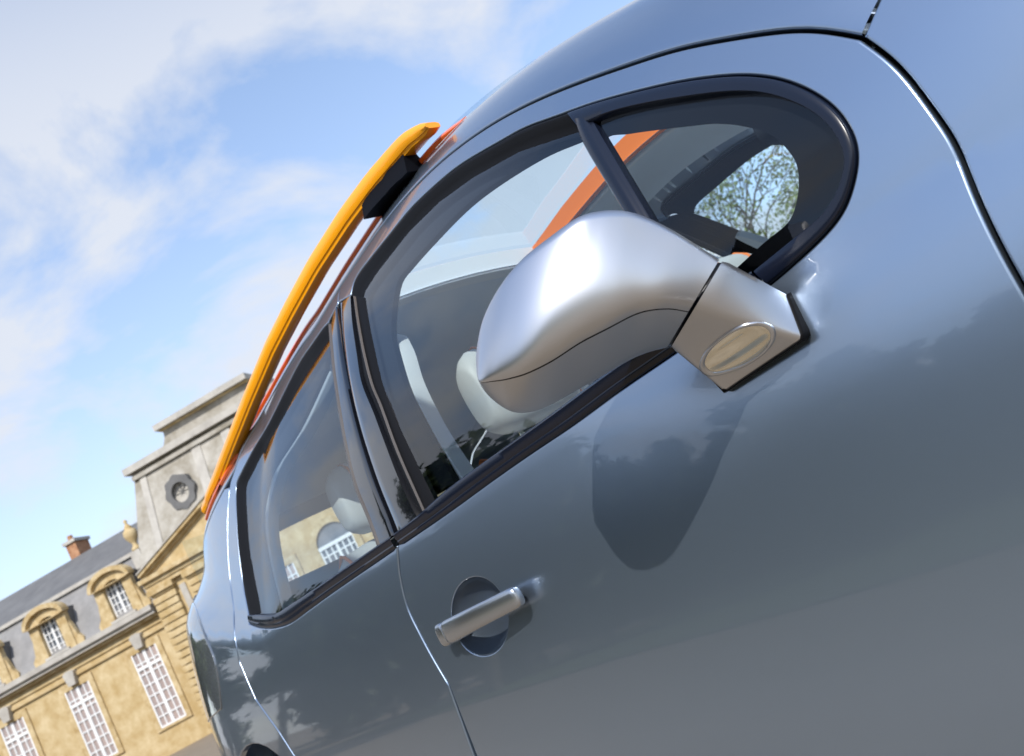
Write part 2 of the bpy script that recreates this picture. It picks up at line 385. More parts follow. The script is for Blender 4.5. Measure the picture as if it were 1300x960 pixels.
for s0 in [-.01-3.42*i for i in range(5)]:
    dm = sub('dormer', house)
    o_ = arch(s0, .92, 6.02, 7.55, .60); i_ = arch(s0, .47, 6.14, 7.45, .28)
    mb = MB(); ring(mb, o_, i_, -.10, .16, TH); hp(mb, 'stone_surround', STONE2, dm)
    h1 = [(s0+1.04*math.cos(t), 7.62+.66*math.sin(t)) for t in np.linspace(-.05, math.pi+.05, 16)]; h2 = [(s0+.88*math.cos(t), 7.58+.50*math.sin(t)) for t in np.linspace(-.05, math.pi+.05, 16)]
    mb = MB(); ring(mb, h1+h2[::-1][:0], h2, -.10, .34, TH); hp(mb, 'arched_hood', STONE2, dm)
    for sg in (-1, 1):
        mb = MB(); mb.prism([(s0+sg*.90, 6.02), (s0+sg*1.28, 6.02), (s0+sg*1.30, 6.22), (s0+sg*1.10, 6.45), (s0+sg*1.0, 6.9), (s0+sg*.90, 7.2)][::sg], -.1, .10, TH); hp(mb, 'scroll', STONE2, dm)
        hbox('cheek', SLATE2, (min(s0+sg*.80, s0+sg*.93), -1.3, 6.05), (max(s0+sg*.80, s0+sg*.93), -.1, 7.75), dm)
    mb = MB(); mb.prism(i_, -.14, -.10, TH); hp(mb, 'pane', PANE, dm)
    mb = MB(); bars(mb, s0, .47, 6.14, 7.66, 4, 5, -.06, .020, TH, .055); hp(mb, 'glazing_bars', WHITE, dm)
    hbox('sill', GREYST, (s0-.62, -.1, 6.03), (s0+.62, .26, 6.13), dm)
    # window of the floor below
    wn = sub('window', house); c0 = s0+.08
    mb = MB(); ring(mb, [(c0-.86, 1.2), (c0+.86, 1.2), (c0+.86, 4.78), (c0-.86, 4.78)], [(c0-.62, 1.3), (c0+.62, 1.3), (c0+.62, 4.50), (c0-.62, 4.50)], -.02, .07, TH); hp(mb, 'stone_surround', STONE2, wn)
    hbox('pane', PANE2, (c0-.62, -.04, 1.3), (c0+.62, .012, 4.5), wn)
    mb = MB(); bars(mb, c0, .62, 1.3, 4.5, 4, 7, .035, .028, TH, .075); mb.box((c0-.62, .01, 3.78), (c0+.62, .075, 3.90), TH); hp(mb, 'glazing_bars', WHITE, wn)
    mb = MB(); mb.prism([(c0-.17, 4.62), (c0+.17, 4.62), (c0+.27, 5.15), (c0+.12, 5.24), (c0-.12, 5.24), (c0-.27, 5.15)], 0, .26, TH); hp(mb, 'keystone', GREYST, wn)
ch = sub('chimney', house)
hbox('stack', BRICK, (-4.3, -5.2, 9.2), (-3.76, -4.2, 11.1), ch); hbox('cap', GREYST, (-4.38, -5.3, 11.1), (-3.68, -4.1, 11.25), ch)
mb = MB(); mb.tube([TH((-4.18, -4.6, 11.2)), TH((-4.18, -4.6, 11.55))], .13*K, 8); hp(mb, 'pot', BRICK, ch)
def rev_h(name, s, d, prof, m, parent, k=16):
    mb = MB(); q = len(prof); V = [TH((s+r*math.cos(2*math.pi*j/k), d+r*math.sin(2*math.pi*j/k), z)) for j in range(k) for r, z in prof]
    mb.add(V, [(j*q+i, ((j+1) % k)*q+i, ((j+1) % k)*q+i+1, j*q+i+1) for j in range(k) for i in range(q-1)]); o = hp(mb, name, m, parent); o.data.polygons.foreach_set('use_smooth', [True]*len(o.data.polygons)); return o
ur = sub('urn', house)
rev_h('vase', 1.42, -.3, [(.02, 8.35), (.2, 8.37), (.2, 8.5), (.09, 8.62), (.12, 8.74), (.26, 8.95), (.30, 9.15), (.26, 9.28), (.15, 9.36), (.17, 9.42), (.10, 9.52), (.05, 9.62), (.09, 9.70), (.02, 9.80)], STONE, ur)
hbox('pedestal', GREYST, (1.18, -.6, 7.6), (1.66, -.05, 8.36), ur)
# pavilion
PD = .30
hbox('pavilion_wall', STONE, (1.7, -9, 0), (12.3, PD, 6.45))
for s0 in (1.62, 3.35, 5.1, 11.2):
    pil = sub('pilaster', house); z = .1; i = 0
    while z < 6.2:
        e = .02*(i % 2); mb = MB(); mb.box((s0-e, PD-.1, z), (s0+1.08+e, PD+.20, z+.255), TH); hp(mb, 'stone_block', STONE, pil, bevel=.03); z += .30; i += 1
    hbox('capital', STONE2, (s0-.08, PD-.1, 6.22), (s0+1.16, PD+.30, 6.44), pil)
for s0 in (2.86, 4.62):
    hbox('wall_panel', GREYST if s0 < 3 else STONE2, (s0, PD, 2.0), (s0+.28, PD+.06, 6.1))
wn = sub('window', house); mb = MB(); ring(mb, [(6.4, .9), (7.95, .9), (7.95, 4.9), (6.4, 4.9)], [(6.62, 1.0), (7.73, 1.0), (7.73, 4.63), (6.62, 4.63)], PD-.02, PD+.08, TH); hp(mb, 'stone_surround', STONE2, wn)
hbox('pane', PANE2, (6.62, PD-.01, 1.0), (7.73, PD+.012, 4.63), wn)
mb = MB(); bars(mb, 7.175, .555, 1.0, 4.63, 4, 8, PD+.035, .028, TH, .07); hp(mb, 'glazing_bars', WHITE, wn)
wn = sub('window', house); mb = MB(); ring(mb, arch(9.7, 1.05, .9, 4.55, 1.05, 18), arch(9.7, .78, 1.0, 4.55, .78, 18), PD-.02, PD+.12, TH); hp(mb, 'stone_surround', STONE2, wn)
mb = MB(); mb.prism(arch(9.7, .78, 1.0, 4.55, .78, 18), PD-.01, PD+.02, TH); hp(mb, 'pane', PANE, wn)
mb = MB(); bars(mb, 9.7, .78, 1.0, 4.55, 6, 9, PD+.035, .03, TH, .06); mb.box((8.92, PD, 4.45), (10.48, PD+.09, 4.6), TH); hp(mb, 'glazing_bars', WHITE, wn)
for z0, z1, d, m_ in ((6.44, 6.62, .22, STONE2), (6.62, 6.80, .28, STONE), (6.80, 6.98, .42, STONE2)):
    hbox('entablature', m_, (1.62-d*.4, -1, z0), (11.1+d*.4, PD+d, z1))
mb = MB(); mb.prism([(1.4, 6.98), (11.3, 6.98), (6.36, 8.62)], -1, PD+.18, TH); hp(mb, 'pediment_panel', STONE)
for sg in (-1, 1):
    for (dz0, dz1, d, m_) in ((-.02, .10, .30, STONE2), (.10, .24, .48, STONE2), (.24, .30, .54, GREYST)):
        mb = MB(); e = 6.36+sg*4.75; mb.prism([(e, 6.98+dz0), (6.36, 8.68+dz0), (6.36, 8.68+dz1), (e, 6.98+dz1)][::-sg], -1, PD+d, TH); hp(mb, 'raking_cornice', m_)
rf = sub('pavilion_roof', house)
b0 = [(1.30, PD-.1), (11.42, PD-.1), (11.57, -9), (1.15, -9)]; b1 = [(2.36, PD-1.15), (10.36, PD-1.15), (10.36, -7.6), (2.36, -7.6)]
mb = MB(); mb.add([TH((a, d, 6.98)) for a, d in b0]+[TH((a, d, 11.5)) for a, d in b1], [(0, 1, 5, 4), (1, 2, 6, 5), (2, 3, 7, 6), (3, 0, 4, 7), (4, 5, 6, 7)]); hp(mb, 'roof_slope', LEAD, rf)
def slope_d(z): return PD-.1-(z-6.98)/4.52*1.05
for s0, w_ in ((2.75, .16), (5.5, .22), (7.0, .22), (9.7, .16)):
    ds = (6.36-s0)*.05
    mb = MB(); mb.add([TH(p) for p in ((s0-ds-w_, slope_d(7.0)+.05, 7.0), (s0-ds+w_, slope_d(7.0)+.05, 7.0), (s0+w_, slope_d(11.45)+.05, 11.45), (s0-w_, slope_d(11.45)+.05, 11.45),
            (s0-ds-w_, slope_d(7.0)-.1, 7.0), (s0-ds+w_, slope_d(7.0)-.1, 7.0), (s0+w_, slope_d(11.45)-.1, 11.45), (s0-w_, slope_d(11.45)-.1, 11.45))], [(0, 1, 2, 3), (0, 4, 5, 1), (1, 5, 6, 2), (3, 2, 6, 7), (0, 3, 7, 4)]); hp(mb, 'roof_rib', GREYST, rf)
hbox('roof_frieze', LEAD, (2.30, PD-1.6, 11.16), (10.42, PD-.93, 11.34), rf)
hbox('roof_cornice', GREYST, (2.10, -8, 11.50), (10.62, PD-.80, 11.80), rf)
mb = MB(); pr = [(3.45, 11.80), (3.72, 11.92), (3.95, 12.12), (4.10, 12.38), (4.16, 12.66)]
pl2 = pr+[(12.72-a, b) for a, b in pr[::-1]]; mb.prism(pl2, -6, PD-1.6, TH); hp(mb, 'attic', LEAD, rf)
hbox('cap_shadow_course', STONE2, (4.06, -6.1, 12.64), (8.66, PD-1.42, 12.71), rf); hbox('cap_slab', GREYST, (3.96, -6.2, 12.71), (8.76, PD-1.25, 12.97), rf)
for s0 in (4.30, 8.42):
    ob = sub('round_window', house); d0 = slope_d(9.6)
    oc = [(s0+(.68+.045*math.cos(8*t))*math.cos(t), 9.62+(.76+.045*math.cos(8*t))*math.sin(t)) for t in np.linspace(0, 2*math.pi, 32, endpoint=False)]; ic_ = [(s0+.40*math.cos(t), 9.60+.44*math.sin(t)) for t in np.linspace(0, 2*math.pi, 32, endpoint=False)]
    mb = MB(); ring(mb, oc, ic_, d0-.5, d0+.22, TH); hp(mb, 'carved_frame', SLATE2, ob)
    mb = MB(); mb.prism(ic_, d0-.1, d0-.02, TH); hp(mb, 'pane', GREYST, ob)
    mb = MB()
    for t in (0, math.pi/4, math.pi/2, 3*math.pi/4): mb.tube([TH((s0+.33*math.cos(t), d0+.02, 9.6+.36*math.sin(t))), TH((s0-.33*math.cos(t), d0+.02, 9.6-.36*math.sin(t)))], .02*K, 5)
    hp(mb, 'glazing_bars', SLATE2, ob)
# ================================================================== trees
BARK = mat('bark', (.085, .065, .045), .9, noise=(6, (.13, .11, .085)), bump=(14, .7, .03))
def leafmat(name, c1, c2):
    m = mat(name, c1, .55, noise=(1.1, c2)); p = m.node_tree.nodes['Principled BSDF']; p.inputs['Subsurface Weight'].default_value = 0; return m
LEAF = [leafmat('leaf_dark', (.030, .055, .014), (.055, .085, .02)), leafmat('leaf_mid', (.05, .085, .018), (.085, .115, .03)), leafmat('leaf_spring', (.12, .17, .04), (.19, .22, .07))]
def tree_mesh(h, rad, nleaf, lsize, seed, bare=False):
    rg = np.random.default_rng(seed); mb = MB(); tips = []
    def grow(p, d, ln, r, lev):
        n = 4; pts = [p]
        for i in range(n):
            d = d+rg.normal(0, .13, 3); d[2] += .04; d /= np.linalg.norm(d); p = p+d*ln/n; pts.append(p)
        mb.tube(pts, [r*(1-.5*i/n) for i in range(n+1)], 7 if lev < 2 else 4, False)
        if lev >= (5 if bare else 4): tips.append(p); tips.append(pts[2]); return
        for k in range(3 if lev else 5):
            a = rg.uniform(0, 2*math.pi); tilt = rg.uniform(.45, .95); b = np.cross(d, [math.cos(a), math.sin(a), .2]); b /= np.linalg.norm(b)
            nd = d*math.cos(tilt)+b*math.sin(tilt); q = pts[-1] if k < 2 else pts[3 if k % 2 else 2]
            grow(q, nd, ln*rg.uniform(.60, .80), r*.52, lev+1)
    grow(np.zeros(3), np.array([0, 0, 1.]), h*.30, h*(.012 if bare else .022), 0)
    V = np.array(mb.v); k = h*.93/V[:, 2].max(); kx = rad/np.percentile(np.hypot(V[:, 0], V[:, 1]), 98)
    sc_ = np.array([kx, kx, k]); mb.v = [tuple(v) for v in V*sc_]; tips = np.array(tips)*sc_
    c = tips[rg.integers(0, len(tips), nleaf)]+rg.normal(0, 1, (nleaf, 3))*np.array([.10, .10, .07])*rad*(1.0 if not bare else .6)
    q = rg.normal(0, 1, (nleaf, 3)); q /= np.linalg.norm(q, axis=1)[:, None]; t = np.cross(q, rg.normal(0, 1, (nleaf, 3))); t /= np.linalg.norm(t, axis=1)[:, None]; b = np.cross(q, t)
    s = lsize*rg.uniform(.6, 1.3, (nleaf, 1))
    LV = np.stack([c-t*s, c+b*s*.5, c+t*s, c-b*s*.5], 1).reshape(-1, 3)
    me = bpy.data.meshes.new('crown'); me.vertices.add(nleaf*4); me.vertices.foreach_set('co', LV.astype(np.float32).ravel())
    me.loops.add(nleaf*4); me.loops.foreach_set('vertex_index', np.arange(nleaf*4, dtype=np.int32)); me.polygons.add(nleaf)
    me.polygons.foreach_set('loop_start', np.arange(0, nleaf*4, 4, dtype=np.int32)); me.update(); me.validate()
    tm = bpy.data.meshes.new('trunk'); tm.from_pydata(mb.v, [], mb.f); tm.materials.append(BARK); tm.polygons.foreach_set('use_smooth', [True]*len(tm.polygons))
    return tm, me
KINDS = {}
def tree(name, kind, loc, scale, rot, leaf, label, group):
    if kind not in KINDS: KINDS[kind] = tree_mesh(*kind)
    tm, me = KINDS[kind]
    t = tag(empty(name, loc), label, 'tree', group); t.scale = (scale,)*3; t.rotation_euler = (0, 0, rot)
    link(bpy.data.objects.new('trunk', tm), t)
    m2 = me if not me.materials else me.copy()
    m2.materials.clear(); m2.materials.append(leaf); link(bpy.data.objects.new('crown', m2), t)
DENSE = (10., 4.0, 15000, .26, 3); DENSE2 = (10., 3.4, 13000, .26, 5); SPARSE = (9., 4.4, 6500, .055, 11, True)
def polar(az, r): return (-1.0+r*math.cos(math.radians(az)), -.9+r*math.sin(math.radians(az)), 0)
TALL = [(-150, 21, 1.15, 0, 'tall dark leafy tree standing in front of the tree row, nearest the house'), (-124, 25.0, .92, 0, 'tall dark leafy tree standing forward of the row on the lawn')]
for az, r, s, k, lab in TALL: tree('leafy_tree', DENSE, polar(az, r), s, az*.3, LEAF[k], lab, None)
for az in range(-176, -40, 8):
    tree('leafy_tree', (DENSE2, DENSE)[(az//8) % 2], polar(az+rng.uniform(-2, 2), 45+rng.uniform(-3, 3)), rng.uniform(.95, 1.2), rng.uniform(0, 6), LEAF[0], 'taller dark tree rising behind the added hedge', 'trees behind the hedge')
i = 0
for az in range(-177, -30, 7):
    r = 33+rng.uniform(-3, 3); s = rng.uniform(.68, .92)*(1 if az < -75 else .8); tree('leafy_tree', (DENSE, DENSE2)[i % 2], polar(az, r), s, rng.uniform(0, 6), LEAF[i % 2], 'leafy green tree in the row along the lawn opposite the car', 'trees in the row along the lawn'); i += 1
tree('spring_tree', SPARSE, (-13.4, 18.6, 0), 1.12, .6, LEAF[2], 'thin-branched tree with sparse spring leaves seen through the far door window', None)
tree('leafy_tree', DENSE2, (-8.5, 27.0, 0), .70, 2.0, LEAF[1], 'leafy tree behind the sparse spring tree on the far lawn', None)

# unseen hedge, added to darken bright gaps under the trees in the car's reflections
hd = tag(empty('added_hedge', (0, -37, 0)), 'long dark unseen hedge added behind the tree row to fill bright gaps in reflections', 'hedge')
nl = 26000; c_ = np.stack([rng.uniform(-75, 70, nl), rng.normal(0, .8, nl).clip(-1.3, 1.3)*1.0, rng.uniform(0, 1, nl)**.8*3.6+rng.normal(0, .12, nl)], 1)
q = rng.normal(0, 1, (nl, 3)); q /= np.linalg.norm(q, axis=1)[:, None]; t = np.cross(q, rng.normal(0, 1, (nl, 3))); t /= np.linalg.norm(t, axis=1)[:, None]; b = np.cross(q, t); ss = rng.uniform(.2, .4, (nl, 1))
LV = np.stack([c_-t*ss, c_+b*ss*.6, c_+t*ss, c_-b*ss*.6], 1).reshape(-1, 3)
obj('foliage', LV, [(4*i, 4*i+1, 4*i+2, 4*i+3) for i in range(nl)], LEAF[0], hd, False)
mb = MB(); mb.box((-75, -.7, 0), (70, .7, 3.3)); mb.build('branch_core', BARK, hd)
# ================================================================== the car
car = tag(empty('parked_car', (0, 0, 0)), 'grey-blue metallic hatchback with orange roof rails and silver wing mirror', 'car')
def side_root(name, lab=None):
    o = empty(name, (0, 0, 0), car)
    if lab: o['label'] = lab
    return o
# outlines traced on the side of the car
GUT = [(1092, 47), (1060, 40), (1025, 36), (980, 40), (910, 51.5), (860, 61), (817.8, 75), (771, 91), (724, 108), (677, 128), (630, 152.5), (595, 176),
       (560, 203), (533.7, 229), (502.5, 263), (482, 289), (445.6, 343), (430.5, 366)]
GUT2 = [(430.5, 366), (411, 398), (395.6, 423), (380, 444), (350, 494), (324.7, 540), (307.5, 570), (297.5, 598), (292.6, 612), (290.8, 626)]
FSH = [(1092, 47), (1105, 56), (1125, 70), (1150, 95), (1180, 135), (1205, 170), (1218, 195), (1235, 240), (1260, 295), (1285, 342.5), (1299, 367)]
BSH = [(430, 366), (429, 385), (430.8, 410), (434, 443), (441, 486), (453.7, 541), (467.5, 586.7), (480, 622), (495, 659), (504, 690)]
BSH2 = [(504, 690), (505.5, 709), (508, 733), (516.7, 770), (533, 805), (550, 836.7), (569, 869)]
RSH = [(290.8, 626), (289, 650), (288.7, 690), (291, 729), (296.5, 772), (298, 807), (303.6, 839)]
TOPS_O = [(445, 376), (447, 360), (461, 340), (502.5, 288), (518, 268), (549, 238.4), (580.6, 212), (612, 193), (640, 177.5), (665.5, 163), (700.6, 151), (721, 143.5)]
TOPS_I = [(458, 376), (460, 366), (480, 340), (520, 288), (534, 273), (562, 248), (596, 224), (625, 209), (650, 195), (676, 185), (706, 174), (731, 167)]
QRT_O = [(721, 143.5), (747.5, 133.7), (794, 121), (860, 105.6), (900, 100), (933, 97), (966.7, 98), (1000, 105), (1033, 120), (1060, 140), (1077, 163), (1086, 187),
         (1087, 207), (1080, 237), (1070, 266), (1050, 293), (1000, 340), (975, 361)]
QRT_I = [(735, 161), (750, 155), (771, 145.5), (818, 134), (860, 127), (900, 121), (931, 118), (962.5, 118), (994, 125.6), (1025, 138), (1048, 154), (1064, 174),
         (1073, 194), (1073, 210), (1063, 243), (1047, 268), (1020, 291), (956, 343)]
BELT_L = [(975, 361), (850, 450), (792, 489.5), (724, 540), (680, 569.5), (623, 609.6), (580, 641.5), (556, 658.5), (545, 666), (520, 683), (508, 691)]
BELT_U = [(956, 343), (835, 428), (775, 470), (702, 524), (660, 554), (600, 597), (560, 627), (546, 641), (536, 651), (516, 666), (503, 675.5)]
COV_F = [(444.8, 375), (447, 407), (453, 449), (459, 485), (475, 525), (488, 560), (505, 604), (529, 658)]
FG_R = [(458, 376), (462, 400), (467.5, 427.5), (481.6, 489), (497, 532), (515.6, 571), (531, 603), (547.7, 637)]
RW_F = [(416.7, 411), (419, 438), (421.4, 465), (424.5, 489), (436, 560), (448.7, 614.7), (467.5, 661.6), (480, 697)]
RW_O = [(416.7, 411), (411, 416.5), (398.7, 433.7), (380, 461), (340, 540), (321.6, 571), (307.5, 598), (300.5, 613), (299.3, 624), (300.5, 665), (302, 690), (307.5, 737), (316, 782)]
RW_I = [(416, 428), (411, 434), (402, 449), (380, 484.5), (348, 540), (329, 574), (316, 602), (310.5, 615), (309, 625), (309, 644), (312, 690), (318, 722), (329, 777)]
RB_L = [(502, 695.5), (489, 704.5), (420, 752.5), (392, 773), (368.4, 790), (353, 795.5), (337, 797), (326, 795), (316.5, 791)]
RB_U = [(499, 679), (477, 694), (410, 740), (380, 760), (352, 778), (345, 779.5), (338, 779.5), (332, 779), (318, 780)]
GUT = smooth_pair(GUT, GUT, 80, 16)[0]; FSH = smooth_pair(FSH, FSH, 50, 10)[0]; TOPS_O, TOPS_I = smooth_pair(TOPS_O, TOPS_I, 70, 10); QRT_O, QRT_I = smooth_pair(QRT_O, QRT_I, 90, 12)
BELT_L, BELT_U = smooth_pair(BELT_L, BELT_U, 60, 6)
g1, g2, fs, b1, b2, rs = (xz(a) for a in (GUT, GUT2, FSH, BSH, BSH2, RSH))
tops, qrt, belt, rwo, rbl = (xz(a) for a in (TOPS_O, QRT_O, BELT_L, RW_O, RB_L))
fbot = np.array([(-.365, .75), (-.385, .55), (-.44, .36)]); bbot = np.array([(-1.565, .55), (-1.55, .36)])
gap = .0022
def shrink(P, d):
    P = dense(np.array(P, float), .012)
    if area(P) < 0: P = P[::-1]
    return P-out_normals(P)[0]*d
front_poly = np.vstack([g1[::-1], fs[1:], fbot, bbot[::-1], b2[::-1], belt[::-1][1:], qrt[::-1][1:], tops[::-1][1:], xz([(444, 377), (429.5, 385)], sp=False)])
rear_low = np.array([(-2.62, .86), (-2.53, .76), (-2.43, .62), (-2.38, .48), (-2.37, .36)])
rear_poly = np.vstack([g2, rs[1:], rear_low, [(-1.56, .36)], [(-1.575, .55)], b2[::-1], rbl[1:], rwo[::-1][1:], xz([(417, 409), (429, 386)], sp=False)])
# handle cup hole in the front door
cupc, u1, u2 = np.array((609., 783.)), np.array((.17, .985)), np.array((.985, -.17))
cup = [cupc+50*math.cos(t)*u1+35*math.sin(t)*u2 for t in np.linspace(0, 2*math.pi, 56, endpoint=False)]
cup_xz = np.array([hit(*p)[[0, 2]] for p in cup])
fdoor, rdoor = side_root('front_door'), side_root('rear_door')
fdoor_l, rdoor_l = side_root('front_door'), side_root('rear_door')
panel('door_skin', shrink(front_poly, gap), PAINT, fdoor, holes=[cup_xz], grid=.022)
panel('door_skin', shrink(rear_poly, gap), PAINT, rdoor, grid=.022)
panel('door_skin', shrink(front_poly*[1, 1], gap), PAINT, fdoor_l, grid=.05).data.transform(Matrix.Scale(-1, 4, (0, 1, 0)))
panel('door_skin', shrink(rear_poly, gap), PAINT, rdoor_l, grid=.05).data.transform(Matrix.Scale(-1, 4, (0, 1, 0)))
for o in (fdoor_l.children[0], rdoor_l.children[0]): o.data.flip_normals()
# dark backing behind the shut lines
def backing(A, wpx, parent=car, name='door_jamb'):
    A = np.array(A, float); sp_ = spline(A, 80); t = np.gradient(sp_, axis=0); t /= np.linalg.norm(t, axis=1)[:, None]; nn = np.stack([t[:, 1], -t[:, 0]], 1)
    strip(name, sp_-nn*wpx, sp_+nn*wpx, [(0, -.019), (1, -.019)], VOID, parent, 80, sp=False)
backing(BSH, 9); backing(BSH2, 9); backing(RSH, 6); backing(FSH[1:], 14); backing(GUT[1:], 9); backing(GUT2, 5); backing([(1090, 50), (1104, 22), (1114, 0), (1124, -24)], 11)
# ---------------- window trim, front door
SEAL = [(-.14, -.010), (-.03, -.002), (.10, .0015), (.22, .0005), (.45, -.008), (.75, -.014), (1, -.016)]
MOLD = [(-.12, -.010), (-.03, -.001), (.03, .0015), (.10, .0026), (.45, .0030), (.86, .0026), (.95, .0), (1, -.016)]
strip('window_seal', TOPS_O, TOPS_I, SEAL, RUBBER, fdoor, mirror=fdoor_l)
strip('quarter_window_moulding', QRT_O, QRT_I, MOLD, TRIM, fdoor, 130, mirror=fdoor_l)
strip('belt_moulding', BELT_L, BELT_U, [(-.15, -.010), (-.02, -.001), (.05, .0010), (.18, .004), (.30, .0035), (.36, .0055), (.8, .008), (.94, .0045), (1, -.014)], TRIM, fdoor, 90, mirror=fdoor_l)
strip('window_divider', [(727, 152), (735.8, 178), (787, 265), (836, 352), (875, 416)], [(750, 150), (764, 173.6), (818, 265), (866, 345), (905, 396)],
      [(0, -.014), (.05, -.002), (.2, .003), (.5, .004), (.72, .0025), (.78, -.001), (.94, -.003), (1, -.014)], TRIM, fdoor, 40, mirror=fdoor_l)
strip('pillar_cover', [(431.2, 386), (432.6, 410), (436, 443), (443, 486), (455.5, 541), (469.5, 586.7), (482, 622), (497, 659), (503.5, 676)], COV_F,
      [(0, -.012), (.03, -.002), (.08, -.0005), (.3, 0.0), (.7, 0.0), (.97, -.0005), (1, -.010)], GLOSSBLK, fdoor, mirror=fdoor_l)
strip('window_channel', COV_F, FG_R, [(0, -.010), (.12, -.006), (.27, -.004), (.33, -.003), (.40, -.005), (.55, -.007), (.75, -.008), (1, -.017)], RUBBER, fdoor, mirror=fdoor_l)
strip('channel_strip', [(448.3, 376), (452.6, 407), (460.3, 449), (470.6, 489), (480.6, 513), (501.8, 571), (536.3, 649)], [(449.7, 376), (454, 407), (461.7, 449), (472, 489), (482, 513), (503.2, 571), (537.7, 650)],
      [(0, -.004), (.3, .0004), (.7, .0004), (1, -.004)], mat('bronze_strip', (.14, .125, .115), .4, .3), fdoor)
fglass = [(453, 374), (472, 344), (512, 292), (550, 254), (592, 223), (650, 190), (738, 160), (765, 180), (815, 265), (895, 405), (835, 436), (763, 487), (680, 548), (552, 642), (538, 632), (512, 575), (492, 532), (476, 489), (462, 430)]
qglass = [(742, 155), (771, 143), (818, 131), (860, 124), (931, 114), (962, 114), (994, 122), (1025, 134), (1050, 151), (1067, 172), (1077, 194), (1077, 210), (1067, 245), (1050, 273), (1022, 298), (957, 358), (885, 402), (800, 265)]
panel('door_glass', xz(fglass, sp=False), GLASS, fdoor, off=-.013, rim=False, grid=.04, mirror=fdoor_l)
panel('quarter_glass', xz(qglass, sp=False), QGLASS, fdoor, off=-.010, rim=False, grid=.03, mirror=fdoor_l)
fr_hole = spline([(762, 173), (790, 167), (817, 163), (867, 157), (900, 154), (933, 157), (967, 167), (990, 187), (1002, 207), (1005, 230), (1002, 257), (993, 280), (960, 309), (930, 337), (890, 372), (862, 366), (838, 322), (800, 250)], closed=True)
panel('glass_border', xz(qglass, .0, sp=False), FRIT, fdoor, holes=[xz(fr_hole, sp=False)], off=-.0125, rim=False, grid=.04, mirror=fdoor_l)
# ---------------- window trim, rear door
strip('window_seal', RW_O, RW_I, [(-.14, -.010), (-.03, -.002), (.10, .0015), (.25, .0), (.5, -.008), (.8, -.013), (1, -.016)], RUBBER, rdoor, 120, mirror=rdoor_l)
strip('belt_moulding', RB_L, RB_U, [(-.15, -.010), (-.02, -.001), (.05, .0010), (.18, .004), (.30, .0035), (.36, .0055), (.8, .008), (.94, .0045), (1, -.014)], TRIM, rdoor, 80, mirror=rdoor_l)
strip('pillar_cover', [(a+3.2, b) for a, b in RW_F], [(427.4, 386), (429, 410), (432, 443), (439.4, 486), (452, 541), (465.6, 586.7), (478, 622), (493, 659), (500.5, 680)],
      [(0, -.010), (.04, -.0005), (.3, 0.0), (.7, 0.0), (.92, -.0005), (.97, -.002), (1, -.012)], GLOSSBLK, rdoor, mirror=rdoor_l)
strip('window_channel', [(a-1.5, b+1) for a, b in RW_F], [(a+3.4, b) for a, b in RW_F], [(0, -.016), (.15, -.004), (.4, .001), (.8, .001), (1, -.006)],
      mat('bronze_rubber', (.09, .08, .075), .4), rdoor)
rglass = [(419, 414), (405, 436), (375, 484), (340, 545), (318, 590), (304, 615), (303, 650), (307, 700), (314, 740), (323, 784), (352, 786), (410, 748), (482, 703), (470, 662), (451, 615), (439, 560), (427, 489), (423, 450)]
panel('door_glass', xz(rglass, sp=False), GLASS, rdoor, off=-.013, rim=False, grid=.04, mirror=rdoor_l)
# ---------------- inside faces of the doors
def inner(name, A, B, off, m, parent, mir=False, n=70, th=.012):
    return strip(name, A, B, [(0, 0), (.06, .003), (.94, .003), (1, 0)], m, parent, n, mirror=mir, off=off, close_back=th)
AP_F = [(733, 177), (691, 194.7), (640, 225), (605, 250), (580, 272), (542, 312), (517.5, 340), (505, 357), (500, 380), (497, 410), (497.5, 430), (499.6, 440), (515.6, 495), (538.6, 543), (577.5, 613)]
AP_O = [(736, 150), (690, 160), (632, 182), (596, 204), (560, 232), (512, 276), (480, 312), (458, 342), (448, 366), (446, 396), (448, 420), (451, 440), (465, 495), (485, 543), (528, 640)]
inner('door_frame_lining', AP_O, AP_F, .036, DARKIN, fdoor)
inner('pillar_trim', [(497, 425), (499.6, 440), (515.6, 495), (538.6, 543), (577.5, 613), (590, 632)], [(500, 423), (509, 442), (522.5, 486), (550, 543), (589, 605), (605, 628)], .055, PALE, fdoor, fdoor_l, th=.03)
inner('seat_belt', [(520, 478), (548, 543), (585, 608)], [(524, 478), (560, 545), (604, 602)], .10, mat('belt_webbing', (.12, .22, .35), .8), fdoor, fdoor_l, th=.003)
RA_I = [(414, 470), (381, 540), (347, 595), (339, 618), (332.5, 655), (336.5, 701), (355, 780)]
RA_O = [(416, 416), (372, 478), (322, 565), (304, 606), (297, 640), (302, 700), (318, 785)]
inner('door_frame_lining', RA_O, RA_I, .036, DARKIN, rdoor, rdoor_l)
inner('pillar_trim', [(a-1, b) for a, b in RA_I], [(a+8, b+2) for a, b in RA_I], .05, mat('grey_trim', (.42, .46, .50), .6), rdoor, rdoor_l, th=.03)
for pr, pl_, xa, xb_ in ((fdoor, fdoor_l, -.46, -1.54), (rdoor, rdoor_l, -1.62, -2.42)):
    for sgn, par in ((1, pr), (-1, pl_)):
        V = []; Fs = []; n = 24
        for i in range(n):
            x = xa+(xb_-xa)*i/(n-1)
            for z, o in ((.40, .10), (.80, .095), (.93, .085), (1.005, .075), (1.015, .06), (1.014, .032)):
                V.append((x, (-float(W(x, z))+o)*sgn, z))
        k = 6; Fs = [(i*k+j, (i+1)*k+j, (i+1)*k+j+1, i*k+j+1) for i in range(n-1) for j in range(k-1)]
        obj('door_card', V, Fs, PALE, par)
